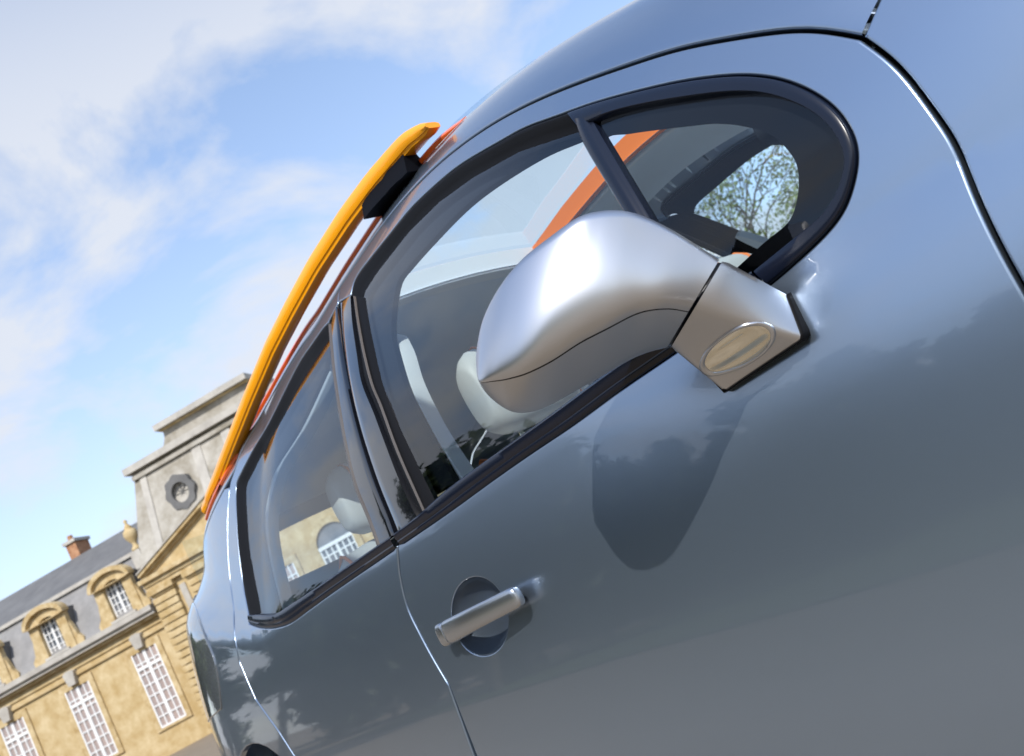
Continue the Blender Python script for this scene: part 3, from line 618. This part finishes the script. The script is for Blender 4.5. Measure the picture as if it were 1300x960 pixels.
# ---------------- door handle
def bowl():
    V = []; Fs = []; k = len(cup_xz); c = cup_xz.mean(0); rings = [(1.0, -.003), (.97, -.008), (.88, -.016), (.7, -.025), (.45, -.031), (.2, -.033)]
    for s, o in rings:
        q = c+(cup_xz-c)*s; V += list(S(q[:, 0], q[:, 1], np.full(k, o)))
    for a in range(len(rings)-1): Fs += [(a*k+i, a*k+(i+1) % k, (a+1)*k+(i+1) % k, (a+1)*k+i) for i in range(k)]
    Fs.append(tuple((len(rings)-1)*k+i for i in range(k)))
    o = obj('handle_cup', V, Fs, PAINT, fdoor); bm = bmesh.new(); bm.from_mesh(o.data); bmesh.ops.recalc_face_normals(bm, faces=bm.faces)
    if sum((f.normal.y for f in bm.faces)) > 0: bmesh.ops.reverse_faces(bm, faces=bm.faces)
    bm.to_mesh(o.data); bm.free()
bowl()
def loft(name, secs, m, parent, cap=True, sharp=45):
    k = len(secs[0]); V = [p for s in secs for p in s]
    Fs = [(i*k+j, i*k+(j+1) % k, (i+1)*k+(j+1) % k, (i+1)*k+j) for i in range(len(secs)-1) for j in range(k)]
    if cap: Fs += [tuple(range(k))[::-1], tuple((len(secs)-1)*k+j for j in range(k))]
    o = obj(name, V, Fs, m, parent); bm = bmesh.new(); bm.from_mesh(o.data); bmesh.ops.recalc_face_normals(bm, faces=bm.faces); bm.to_mesh(o.data); bm.free()
    o.data.set_sharp_from_angle(angle=math.radians(sharp)); return o
def superell(c, a, b, ra, rb, k=20, e=2.6):
    out = []
    for t in np.linspace(0, 2*math.pi, k, endpoint=False):
        ct, st = math.cos(t), math.sin(t)
        out.append(c+a*ra*math.copysign(abs(ct)**(2/e), ct)+b*rb*math.copysign(abs(st)**(2/e), st))
    return out
SATIN2 = mat('satin_grey_silver', (.50, .525, .56), .27, .95)
hA, hB = hit(576, 800), hit(672, 750.5)
def hbar(t0, t1, nseg, name, m, sc_=1.0):
    secs = []
    for i in range(nseg):
        t = t0+(t1-t0)*(.5-.5*math.cos(math.pi*i/(nseg-1))); p = hA+(hB-hA)*t; n = nrm(p[0], p[2])
        e = min(i, nseg-1-i); ed = {0: .5, 1: .84, 2: .97}.get(e, 1.)
        lift = .020+.012*math.sin(math.pi*min(max(t, 0), 1))
        secs.append(superell(p+n*lift, np.array([0, 0, 1.]), n, .0195*ed*sc_*(1.08-.22*t), .0095*ed*sc_, e=3.2))
    return loft(name, secs, m, fdoor)
hbar(.055, 1.0, 18, 'door_handle', SATIN2)
hbar(-.055, .048, 8, 'handle_cap', SATIN2, .99)
for t in (.06, .84):
    p = hA+(hB-hA)*t; n = nrm(p[0], p[2]); loft('handle_mount', [superell(p+n*o, np.array([0, 0, 1.]), np.array([1., 0, 0]), .012, .018) for o in (-.01, .022)], RUBBER, fdoor)
# ---------------- front wing, rear quarter, sill
fen = np.vstack([fs[::-1], xz([(1094.5, 44), (1104, 22), (1114, 0), (1124, -24)], sp=False)+[.0, 0], [(-.28, 1.19), (-.1, 1.17), (.2, 1.10), (.5, .99), (.72, .86), (.84, .70), (.86, .45)],
                 [(.36+.04, .36)], [(.41*math.cos(a), .34+.41*math.sin(a)) for a in np.linspace(.15, math.pi-.15, 20)], [(-.435, .36)], fbot[::-1][1:]])
qua_top = np.array([(-2.80, 1.482), (-2.95, 1.452), (-3.12, 1.41), (-3.30, 1.35), (-3.44, 1.28), (-3.52, 1.20)])
RW_X, RW_R = -2.80, .41
qua = np.vstack([rs[::-1], xz([(291.5, 622)], sp=False)+[-.006, .012], qua_top, [(-3.58, 1.1), (-3.62, .9), (-3.63, .6), (-3.55, .36)],
                 [(RW_X+RW_R*math.cos(a), .34+RW_R*math.sin(a)) for a in np.linspace(math.pi, .35, 20)], rear_low[::-1][2:]])
for sgn in (0, 1):
    for nm, poly in (('front_wing', fen), ('rear_quarter_panel', qua)):
        o = panel(nm, shrink(poly, gap), PAINT, car, grid=.03 if sgn == 0 else .05)
        if sgn: o.data.transform(Matrix.Scale(-1, 4, (0, 1, 0))); o.data.flip_normals()
    V = []; Fs = []; xs = np.linspace(-.42, -2.38, 24)
    for x in xs: V += [(x, y*(1 if sgn == 0 else -1), z) for y, z in ((-float(W(x, .36))+.006, .365), (-float(W(x, .36))-.004, .33), (-float(W(x, .3))+.01, .24), (-.72, .19), (-.6, .19))]
    Fs = [(i*5+j, (i+1)*5+j, (i+1)*5+j+1, i*5+j+1) for i in range(23) for j in range(4)]
    obj('sill', V, Fs, PAINT, car)
# ---------------- cant rail (painted roof side) swept along the gutter
gx = np.vstack([g1, g2[1:-6], qua_top]); gx = resamp(gx, 150)
gP = S(gx[:, 0], gx[:, 1], np.zeros(len(gx))); gN = nrm(gx[:, 0], gx[:, 1])
tt = np.gradient(gP, axis=0); tt /= np.linalg.norm(tt, axis=1)[:, None]
pp = np.cross(gN, tt); pp *= np.sign(pp[:, 2:3]); pp /= np.linalg.norm(pp, axis=1)[:, None]
def cant(i, Ls, lift=0.):
    x = gP[i][0]; kap = 1/np.interp(x, [-3.4, -2.4, -1.4, -.8, -.4], [.14, .16, .21, .21, .24])
    th = kap*Ls; return gP[i]+pp[i]*(math.sin(th)/kap+lift*math.sin(th))+gN[i]*(-(1-math.cos(th))/kap+lift*math.cos(th))
LMAX = lambda x: float(np.interp(x, [-3.4, -2.4, -1.4, -.8, -.4], [.10, .13, .185, .17, .13]))
rows = 16; cr_V = []
for i in range(150):
    Ls = [0.002+(LMAX(gP[i][0])-.002)*(j/(rows-1))**1.2 for j in range(rows)]
    pts = [cant(i, .0028, -.02), cant(i, .0020, -.004), cant(i, .0024, -.0014), cant(i, .0045, -.0002)]+[cant(i, l) for l in Ls[1:]]
    cr_V.append(pts)
k = len(cr_V[0]); CRF = [(i*k+j, (i+1)*k+j, (i+1)*k+j+1, i*k+j+1) for i in range(149) for j in range(k-1)]
CRV = np.array(cr_V).reshape(-1, 3)
for sgn in (1, -1):
    o = obj('roof_side', CRV*[1, sgn, 1], [f[::sgn] for f in CRF], PAINT, car)
inn_edge = np.array([c[-1] for c in cr_V]); order = np.argsort(inn_edge[:, 0])
def I_yz(x): return float(np.interp(x, inn_edge[order, 0], -inn_edge[order, 1])), float(np.interp(x, inn_edge[order, 0], inn_edge[order, 2]))
def roof_z(x, y, dz=0.):
    yi, zi = I_yz(x); return zi+.035*(1-min(1, (y/yi))**2)+dz
ORANGE3 = mat('orange_frame', (.92, .20, .01), .4)
SX0, SX1, SY, SR = -.90, -2.03, .31, .47      # the opening reaches further towards the passenger side
def roof_grid(name, m, dz, x0, x1, hole=True, margin=0., shrinky=0.):
    xs = sorted(set(list(np.linspace(x0, x1, 40))+[SX0+margin, SX1-margin]), reverse=True); V = []; Fs = []
    hy = SY+margin; hr = SR+margin
    for x in xs:
        yi, zi = I_yz(x); yi += shrinky
        h_ = min(hr, yi-.02); ys = list(np.linspace(-yi, -h_, 7))+list(np.linspace(-h_, hy, 9))[1:-1]+list(np.linspace(hy, yi, 7))
        V += [(x, y, roof_z(x, y, dz)) for y in ys]
    k = 21
    for i in range(len(xs)-1):
        for j in range(k-1):
            xm = (xs[i]+xs[i+1])/2
            if hole and SX1-margin < xm < SX0+margin and 6 <= j < 14: continue
            Fs.append((i*k+j, (i+1)*k+j, (i+1)*k+j+1, i*k+j+1))
    return obj(name, V, Fs, m, car)
roof_grid('roof_skin', PAINT, 0.0, -.84, -3.4, margin=.0)
roof_grid('headliner', HEADL, -.055, -.84, -3.25, margin=-.004, shrinky=-.005)
# headliner edge down to the doors, under the cant rail
for sgn in (1, -1):
    V = []; rr = [i for i in range(150) if -3.0 < gP[i][0] < -.42]
    for i in rr: V += [cant(i, l, -.05)*[1, sgn, 1] for l in np.linspace(-.04 if sgn > 0 else 0., LMAX(gP[i][0]), 8)]
    obj('headliner_edge', V, [(a*8+j, (a+1)*8+j, (a+1)*8+j+1, a*8+j+1) for a in range(len(rr)-1) for j in range(7)], HEADL, car)
# sunroof glass and its frame
xs = np.linspace(SX0+.01, SX1-.01, 20); ys = np.linspace(-SR-.01, SY+.01, 10)
obj('sunroof_glass', [(x, y, roof_z(x, y, .006)) for x in xs for y in ys], [(i*10+j, (i+1)*10+j, (i+1)*10+j+1, i*10+j+1) for i in range(19) for j in range(9)], SKYGLASS, car)
for sgn in (1, -1):
    mb = MB(); n = 30
    for i in range(n-1):
        xa, xb_ = (SX0+(SX1-SX0)*t/(n-1) for t in (i, i+1)); y = SY if sgn > 0 else -SR
        for (ya, za), (yb, zb_) in ((((y, .0), (y, -.058))), ((y, -.058), (y+sgn*.012, -.060))):
            mb.add([(xa, ya, roof_z(xa, y, za)), (xb_, ya, roof_z(xb_, y, za)), (xb_, yb, roof_z(xb_, y, zb_)), (xa, yb, roof_z(xa, y, zb_))], [(0, 1, 2, 3)])
    mb.build('sunroof_edge', ORANGE3 if sgn > 0 else HEADL, car)
    mb = MB(); pts = [(SX0+(SX1-SX0)*t/20, (SY+.03 if sgn > 0 else -SR-.03), roof_z(SX0+(SX1-SX0)*t/20, SY if sgn > 0 else SR, -.060)) for t in range(21)]; mb.tube(pts, .010, 8); mb.build('sunroof_seal', PALE, car, True)
for x, m_, nm in ((SX0, PALE, 'sunroof_front_edge'), (SX1, PALE, 'sunroof_rear_edge')):
    mb = MB(); ys = np.linspace(-SR, SY, 14); sg = 1 if x == SX0 else -1
    for a, b in zip(ys[:-1], ys[1:]):
        mb.add([(x, a, roof_z(x, a, 0)), (x, b, roof_z(x, b, 0)), (x, b, roof_z(x, b, -.062)), (x, a, roof_z(x, a, -.062)), (x+sg*.05, b, roof_z(x, b, -.066)), (x+sg*.05, a, roof_z(x, a, -.066))], [(0, 1, 2, 3), (3, 2, 4, 5)])
    mb.build(nm, m_, car)
# orange edge strip on the roof and the rails
for sgn in (1, -1):
    secs = []
    for i in range(150):
        x = gP[i][0]
        if not -3.1 < x < -1.22: continue
        l0 = float(np.interp(x, [-3.1, -2.4, -1.6, -1.22], [.052, .060, .078, .088])); tpr = min(1, (-1.22-x)/.12+.1)
        secs.append([p*[1, sgn, 1] for p in (cant(i, l0, .001), cant(i, l0+.001, .009*tpr), cant(i, l0+.006, .012*tpr), cant(i, l0+.018, .012*tpr), cant(i, l0+.022, .001))])
    loft('roof_edge_strip', secs, ORANGE2, car)
rx = np.array([-1.276, -1.302, -1.345, -1.394, -1.46, -1.537, -1.675, -1.859, -2.028, -2.193, -2.432, -2.67, -2.92, -3.163])
rz = np.array([1.712, 1.730, 1.748, 1.762, 1.771, 1.776, 1.776, 1.759, 1.732, 1.703, 1.655, 1.610, 1.570, 1.531])
ryy = np.interp(rx, [-3.16, -2.66, -2.3, -1.97, -1.72, -1.43, -1.2], [.595, .60, .59, .558, .527, .506, .53])
rth = np.interp(rx, [-3.163, -2.9, -2.4, -1.6, -1.39, -1.30, -1.276], [.038, .050, .050, .052, .046, .032, .013])
rpath = resamp(np.c_[rx, ryy, rz, rth], 60)
for sgn in (-1, 1):
    rail = empty('roof_rail', (0, 0, 0), car); secs = []
    for i, (x, y, z, t) in enumerate(rpath):
        wd = .024*(1 if 2 < i < 57 else .8)
        prof = [(-1, -.15), (-.96, .35), (-.8, .72), (-.45, .95), (0, 1.0), (.5, .95), (.9, .6), (1, 0), (.95, -.8), (.6, -1), (-.3, -1), (-.62, -.96), (-.70, -.62), (-.82, -.60)]
        secs.append([np.array((x, (y)*sgn-sgn*0+a*wd*(1 if sgn < 0 else -1), z-t/2+b*t/2)) for a, b in prof])
    loft('rail_bar', secs, ORANGE, rail, sharp=35)
    for xa, xb_, ha in ((-1.395, -1.60, 0), (-2.88, -3.06, 0)):
        sec = []
        for t in np.linspace(0, 1, 9):
            x = xa+(xb_-xa)*t; j = int(np.argmin(abs(rpath[:, 0]-x))); _, y, z, th = rpath[j]; zt = z-th*.85
            jj = int(np.argmin(abs(gP[:, 0]-x))); zl = max(cant(jj, .075)[2]-.006, zt-.06)
            lean = .05*(1-t) if xa > -2 else .0
            sec.append([np.array((x+lx, sgn*(y+wy), zz)) for lx, wy, zz in ((0, .016, zt), (-lean*0, .030, zl), (0, -.03, zl), (0, -.016, zt))])
        loft('rail_foot', sec, FRIT, rail)
# ---------------- windscreen, bonnet, tailgate, nose, floor, wheels
ii = [i for i in range(150) if gP[i][0] > -.90][::-1]
V = []
for q, i in enumerate(ii):
    x, y, z = inn_edge[i]
    V += [(x+.14*(q/len(ii))**.7*(1-(s)**2), -abs(y)*s, z+.02*(1-s*s)) for s in np.linspace(1, -1, 15)]
x, y, z = inn_edge[ii[-1]]; V += [(.02+.16*(1-s*s), .74*-s, 1.10+.02*(1-s*s)) for s in np.linspace(1, -1, 15)]
obj('windscreen', V, [(a*15+j, (a+1)*15+j, (a+1)*15+j+1, a*15+j+1) for a in range(len(ii)) for j in range(14)], GLASS, car)
V = []; hb = [(-.28, 1.19), (-.1, 1.17), (.2, 1.10), (.5, .99), (.72, .86), (.84, .70)]
for x, z in resamp(np.array(hb), 14):
    y = float(W(x, z))-.004; V += [(x+.08*(1-s*s), -y*s, z+.05*(1-s*s)) for s in np.linspace(1, -1, 15)]
obj('bonnet', V, [(a*15+j, (a+1)*15+j, (a+1)*15+j+1, a*15+j+1) for a in range(13) for j in range(14)], PAINT, car)
V = []
for z in np.linspace(.70, .22, 8):
    y = float(W(.84, z)); V += [(.85+.16*(1-abs(s)**2.4), -y*s, z) for s in np.linspace(1, -1, 21)]
obj('front_bumper', V, [(a*21+j, (a+1)*21+j, (a+1)*21+j+1, a*21+j+1) for a in range(7) for j in range(20)], PAINT, car)
tail = np.array([(-3.34, 1.47), (-3.53, 1.20), (-3.58, 1.1), (-3.62, .9), (-3.63, .6), (-3.55, .30)])
for nm, seg, m_ in (('rear_window', tail[:2], GLASS), ('tailgate', tail[1:4], PAINT), ('rear_bumper', tail[3:], PAINT)):
    V = []; n = 7
    for x, z in resamp(seg, n):
        y = max(float(W(x, min(z, 1.3))), .2); V += [(x-.10*(1-abs(s)**2.2), -y*s, z) for s in np.linspace(1, -1, 17)]
    obj(nm, V, [(a*17+j, (a+1)*17+j, (a+1)*17+j+1, a*17+j+1) for a in range(n-1) for j in range(16)], m_, car)
# tail lamp wrapping the rear corner
lamp_px = [(245, 757), (251, 777.5), (260.6, 805.6), (273, 838), (279, 870), (282, 900)]
lp = xz(lamp_px)
lamp_poly = np.vstack([lp, [(-3.30, lp[-1, 1]-.02), (-3.56, .95), (-3.55, lp[0, 1]-.06)]])
panel('tail_lamp', lamp_poly, LAMP, car, off=.004, grid=.03, depth=.008)
mb = MB(); mb.box((-3.4, -.70, .20), (.7, .70, .26)); mb.build('floor_pan', VOID, car)
def make_wheel(x, sgn):
    wh = empty('wheel', (x, sgn*.79, .33), car); R_ = .33
    def rev(prof, m, nm, k=40):
        V = [(r*math.cos(2*math.pi*j/k), yy*sgn, r*math.sin(2*math.pi*j/k)) for j in range(k) for r, yy in prof]; q = len(prof)
        o = obj(nm, V, [(j*q+i, ((j+1) % k)*q+i, ((j+1) % k)*q+i+1, j*q+i+1) for j in range(k) for i in range(q-1)], m, wh); o.data.set_sharp_from_angle(angle=math.radians(50)); return o
    rev([(.225, .09), (.26, .105), (.30, .10), (.325, .085), (.33, .05), (.33, -.05), (.325, -.09), (.23, -.10)], TYRE, 'tyre')
    rev([(.225, .09), (.218, .095), (.205, .075), (.20, -.09)], SILVER, 'rim')
    for q in range(5):
        a = 2*math.pi*q/5+.3; mb = MB(); ca, sa = math.cos(a), math.sin(a)
        mb.prism([(-.03, .02), (.03, .02), (.022, .21), (-.022, .21)], .055, .085, lambda p: (p[0]*ca+p[2]*sa, p[1]*sgn, -p[0]*sa+p[2]*ca)); mb.build('spoke', SILVER, wh, bevel=.006)
    rev([(.0001, .088), (.03, .086), (.04, .07), (.04, .03)], TRIM, 'hub_cap', 20)
for x in (0, RW_X):
    for sgn in (-1, 1): make_wheel(x, sgn)
# ---------------- cabin
def pad(name, prof, yc, half, m, parent, ed=.05, sharp=80):     # rounded cushion: side profile (x,z) swept in y with crowned ends
    secs = []; P = np.array(prof); c = P.mean(0)
    for s in (-1, -.97, -.88, -.7, -.35, 0, .35, .7, .88, .97, 1):
        k = 1-(abs(s)**6)*.35-(ed if abs(s) == 1 else 0)
        q = c+(P-c)*k; secs.append([np.array((a, yc+half*s, b)) for a, b in q])
    return loft(name, secs, m, parent, sharp=sharp)
def seat(xo, yc, zo, rear=False):
    st = empty('rear_seat' if rear else 'front_seat', (0, 0, 0), car); T = lambda P: [(xo+a, zo+b) for a, b in P]
    hw = .25
    pad('cushion', spline(T([(.46, .0), (.50, .07), (.44, .13), (.1, .12), (-.04, .10), (-.06, .0), (.2, -.04)]), closed=True, step=.04), yc, hw, LEATHER, st)
    bp = spline(T([(.02, .06), (-.02, .25), (-.06, .42), (-.12, .60), (-.17, .64), (-.22, .60), (-.19, .40), (-.13, .2), (-.10, .06), (-.04, .03)]), closed=True, step=.03)
    pad('backrest', bp, yc, hw, LEATHER, st)
    hp = spline(T([(-.10, .67), (-.095, .76), (-.12, .85), (-.16, .875), (-.20, .84), (-.205, .74), (-.185, .67), (-.14, .655)]), closed=True, step=.02)
    pad('headrest', hp, yc, .135, LEATHER, st)
    for sg in (-1, 1):
        mb = MB(); mb.tube([(xo+a, yc+sg*.185, zo+b) for a, b in spline([(.02, .12), (-.015, .25), (-.055, .42), (-.11, .59), (-.16, .635), (-.21, .60)], 24)], .005, 6, True); mb.build('piping', PIPING, st, True)
        mb = MB(); mb.tube([(xo+a, yc+sg*.07, zo+b) for a, b in spline([(-.098, .69), (-.094, .76), (-.118, .85), (-.16, .877), (-.20, .845)], 20)], .0045, 6, True); mb.build('piping', PIPING, st, True)
        mb = MB(); mb.tube([(xo-.15, yc+sg*.06, zo+.58), (xo-.155, yc+sg*.06, zo+.70)], .006, 8); mb.build('headrest_post', CHROME, st, True)
seat(-1.44, -.38, .45); seat(-1.33, .38, .44)
for y in (-.40, .40): seat(-2.22, y, .46, True)
pad('dashboard', spline([(-.05, .62), (-.45, .60), (-.52, .80), (-.48, .93), (-.30, 1.0), (0, 1.02)], closed=True, step=.05), 0, .76, DARKIN, car)
sw = empty('steering_wheel', (0, 0, 0), car)
c = np.array((-.66, .38, .90)); ax = np.array((-.9, 0, .42)); ax /= np.linalg.norm(ax); e1 = np.array((0, 1., 0)); e2 = np.cross(ax, e1)
mb = MB(); mb.tube([c+.185*(math.cos(t)*e1+math.sin(t)*e2) for t in np.linspace(0, 2*math.pi, 40)], .015, 8, False); mb.build('wheel_rim', DARKIN, sw, True)
for t in (0.2, math.pi-.2, 1.5*math.pi):
    mb = MB(); mb.tube([c+.03*(math.cos(t)*e1+math.sin(t)*e2), c+.18*(math.cos(t)*e1+math.sin(t)*e2)], .014, 8); mb.build('spoke', SILVER, sw, True)
rv = empty('rear_view_mirror', (0, 0, 0), car); c = np.array((-.90, -.02, 1.36))
loft('mirror_body', [superell(c+np.array((dx, 0, 0)), np.array((0, 1., 0)), np.array((0, 0, 1.)), .11*k_, .035*k_) for dx, k_ in ((-.012, 1), (.01, .98), (.03, .6))], DARKIN, rv)
mb = MB(); mb.tube([c+[.02, 0, .02], c+[.10, 0, .12]], .01, 8); mb.build('mirror_stem', DARKIN, rv, True)
for y in (-.36, .36):
    mb = MB(); mb.box((-1.0, y-.19, roof_z(-.95, .3, -.085)), (-.86, y+.19, roof_z(-.95, .3, -.066))); mb.build('sun_visor', HEADL, car, bevel=.008)
# ---------------- wing mirror
wm = side_root('wing_mirror', 'satin silver wing mirror on the front door')
MA = [(913, 330), (886, 312), (857, 294), (821, 276), (792, 268), (763, 268), (734, 276), (698, 301), (662, 330), (633, 366), (613, 406), (605.5, 440), (604.3, 452)]
MBt = [(847, 441), (835, 444), (821, 448), (800, 457), (763, 478.6), (727, 498.5), (691, 518), (662, 524), (641, 518), (619, 500), (608, 482), (605, 466), (604.3, 455)]
ME = [.046, .056, .066, .074, .080, .082, .081, .077, .068, .054, .035, .015, .003]
def on_vertical(u, v, p, q):      # pixel ray met with the upright plane through two points
    d = ray(u, v); n_ = np.array((q[1]-p[1], p[0]-q[0], 0)); return CAM+d*((p-CAM).dot(n_)/d.dot(n_))
_mid = [((a[0]+b[0])/2, (a[1]+b[1])/2) for a, b in zip(MA, MBt)]
_p, _q = onplane(*_mid[0], -.920), onplane(*_mid[11], -1.080)      # the housing runs straight from hinge to tip, slightly bowed
MY = [on_vertical(*m_, _p, _q)[1]-.010*math.sin(math.pi*min(1, i_/11)) for i_, m_ in enumerate(_mid)]
MS = [.36, .38, .43, .50, .52, .53, .55, .565, .60, .67, .80, .90, .95]
nM = 60; tK = np.linspace(0, 1, len(MA)); tq = np.linspace(0, 1, nM)
arr = np.array([[*a, *b, y, e, s] for a, b, y, e, s in zip(MA, MBt, MY, ME, MS)])
arr = spline(arr, step=8.); arr = resamp(arr, nM)
def msec(row, s0, s1, n, de=0.):
    A = onplane(row[0], row[1], row[4]); B = onplane(row[2], row[3], row[4]); mid = (A+B)/2; vc = CAM-mid; vc /= np.linalg.norm(vc)
    ab = (B-A)/np.linalg.norm(B-A); vc = vc-ab*vc.dot(ab); vc /= np.linalg.norm(vc); out = []
    fs_ = max(row[6]-.045, .2); k_ = 24.
    for f in np.linspace(s0, s1, n):
        a_ = math.sin(math.pi/2*min(1, max(f, 0)/fs_))**.88 if f < fs_ else 1.0+.02*(f-fs_); b_ = (max(1-f, 0)/(1-fs_))**.72
        h_ = -math.log(math.exp(-k_*a_)+math.exp(-k_*b_)+math.exp(-k_*1.2))/k_
        out.append(A+(B-A)*f+vc*(row[5]+de)*max(h_, -.2 if f in (0, 1) else 0.))
    return A, B, out
def back_pts(A, B, row):
    f = min(1, row[5]/.05); va = A-CAM; va /= np.linalg.norm(va); vb = B-CAM; vb /= np.linalg.norm(vb)
    return A+va*.085*f+(B-A)*.06, B+vb*.045*f+(A-B)*.06
up, low, seam, back, rim = [], [], [], [], []
for row in arr:
    A, B, c1 = msec(row, 0, row[6]-.006, 22); _, _, c2 = msec(row, row[6]+.006, 1, 18); _, _, c3 = msec(row, row[6]-.02, row[6]+.02, 4, -.003)
    D, E_ = back_pts(A, B, row)
    up.append([D+(A-D)*t for t in np.linspace(0, .97, 6)]+c1); seam.append(c3); low.append(c2+[B+(E_-B)*t for t in np.linspace(.05, 1, 5)]); back.append([D+(E_-D)*t for t in np.linspace(0, 1, 6)])
def sheet(name, rows_, m, parent, sharp=60, want=None):
    k = len(rows_[0]); V = np.array([p for r in rows_ for p in r]); Fs = [(i*k+j, (i+1)*k+j, (i+1)*k+j+1, i*k+j+1) for i in range(len(rows_)-1) for j in range(k-1)]
    f = Fs[len(Fs)//2]; nn = np.cross(V[f[1]]-V[f[0]], V[f[2]]-V[f[0]]); ref = (CAM-V[f[0]]) if want is None else np.array(want)
    if nn.dot(ref) < 0: Fs = [q[::-1] for q in Fs]
    return obj(name, V, Fs, m, parent)
us = sheet('upper_shell', up, SILVER, wm); us.data.materials.append(RUBBER)
for p_ in us.data.polygons:
    if p_.index % (len(up[0])-1) < 4: p_.material_index = 1
sheet('lower_shell', low, SILVER, wm); sheet('shell_seam', seam, VOID, wm)
sheet('housing_back', back, RUBBER, wm, want=(-1, 0, 0))
sheet('mirror_glass', [[(r[0]*(1-t)+r[5]*t)+np.array((-.003, .001, 0)) for t in np.linspace(.12, .88, 5)] for r in back[16:54]], CHROME, wm, want=(-1, 0, 0))
A, B, c1 = msec(arr[0], 0, 1, 24, -.004); D, E_ = back_pts(A, B, arr[0]); loopJ = c1+[E_, D]; lc = np.mean(loopJ, axis=0)
mb = MB(); nJ = len(loopJ); dj = np.array((.003, .010, -.004))
mb.add([lc+(q-lc)*.95 for q in loopJ]+[lc+(q-lc)*.95+dj for q in loopJ], [tuple(range(nJ)), tuple(range(2*nJ-1, nJ-1, -1))]+[(i, (i+1) % nJ, (i+1) % nJ+nJ, i+nJ) for i in range(nJ)])
mb.build('hinge_joint', TRIM, wm)
# foot of the mirror: lofted from the hinge section to the door
dT = lambda u, v, o: (lambda p: p+nrm(p[0], p[2])*o)(hit(u, v))
T0, T1, T2 = dT(1004, 375, .006), dT(1031, 430, .014), dT(927, 497, .008)
NF = 44; _, _, P0 = msec(arr[0], 0, 1, NF); D0, E0 = back_pts(*msec(arr[0], 0, 1, 2)[:2], arr[0])
gj = np.array((.0012, .0042, -.0018)); P0 = np.array(P0)+gj
jc = int(round(.315*(NF-1))); T1m = T1
P1 = np.array([T0+(T1m-T0)*(j/jc) if j <= jc else T1m+(T2-T1m)*((j-jc)/(NF-1-jc)) for j in range(NF)])
for _ in range(2): P1[1:-1] = .5*P1[1:-1]+.25*(P1[:-2]+P1[2:])
RT0, RT1 = T0+np.array((-.06, .0, -.004)), T2+np.array((-.02, .002, .06))
rows_f = []
for q in np.linspace(0, 1, 14):
    lip = .0022*(1-min(1, q/.06)); mid = P0*(1-q)+P1*q; cc = mid.mean(0)
    mid = cc+(mid-cc)*(1-lip*12)
    rows_f.append([(D0+gj)*(1-q)+RT0*q]+list(mid)+[(E0+gj)*(1-q)+RT1*q, (D0+gj)*(1-q)+RT0*q])
P0i = [np.array(p)*.9+.1*np.mean(rows_f[0], axis=0) for p in rows_f[0]]
foot = sheet('mirror_foot', [P0i]+rows_f, SILVER, wm); foot.data.materials.append(RUBBER)
for p_ in foot.data.polygons:
    if p_.index % (NF+2) in (0, NF, NF+1): p_.material_index = 1      # black plastic on the side that faces the door
foot.data.set_sharp_from_angle(angle=math.radians(70))
gl = [p for p in [RT0]+list(P1[::2])+[P1[-1], RT1]]; cen = np.mean(gl, axis=0)
g_rows = [[cen+(p-cen)*s+np.array((0, o, 0)) for p in gl+gl[:1]] for s, o in ((.97, -.003), (1.018, -.002), (1.028, .002), (1.028, .026))]
sheet('foot_gasket', g_rows, RUBBER, wm)
from mathutils.bvhtree import BVHTree
bvh = BVHTree.FromPolygons([v.co[:] for v in foot.data.vertices], [tuple(p.vertices) for p in foot.data.polygons])
def face_pt(u, v, h=0.):
    d = ray(u, v); hit_ = bvh.ray_cast(Vector(CAM), Vector(d)); 
    if hit_[0] is None: return onplane(u, v, -.9)
    n_ = np.array(hit_[1]); n_ = n_ if n_.dot(d) < 0 else -n_
    return np.array(hit_[0])+n_*h
ind = spline([(890, 466), (893, 452), (912, 431), (943, 413), (966, 410), (981, 417), (983, 428), (972, 445), (946, 463), (915, 474), (899, 475)], closed=True); ind = resamp(np.vstack([ind, ind[:1]]), 61)[:-1]; ic = ind.mean(0)
la = np.array((.86, -.51)); lb = np.array((.51, .86))
lampo = empty('side_repeater', (0, 0, 0), wm)
rings = [[face_pt(*(ic+(p-ic)*s), h) for p in ind] for s, h in ((1.04, -.002), (1.03, .0018), (.97, .0024), (.90, .0014), (.88, -.001))]
k = 60
obj('lamp_bezel', [p for r in rings for p in r], [(a*k+i, (a+1)*k+i, (a+1)*k+(i+1) % k, a*k+(i+1) % k) for a in range(4) for i in range(k)], SILVER, lampo)
rings = []
for s in np.linspace(.89, 0, 26):
    r_ = []
    for p in ind:
        q = (p-ic)*s; v_ = q.dot(lb)/16; u_ = q.dot(la)/50
        r_.append(face_pt(*(ic+q), .0004+.0028*(1-(s/.89)**2)+.0009*(1-(s/.89)**6)*math.cos(5.2*v_+.8*u_)))
    rings.append(r_)
obj('lamp_lens', [p for r in rings for p in r], [(a*k+i, (a+1)*k+i, (a+1)*k+(i+1) % k, a*k+(i+1) % k) for a in range(25) for i in range(k)], LENS, lampo)
pad('cowl', spline([(-.50, .99), (-.44, 1.06), (-.36, 1.13), (-.22, 1.155), (.02, 1.105), (.04, 1.0)], closed=True, step=.05), 0, .735, VOID, car)
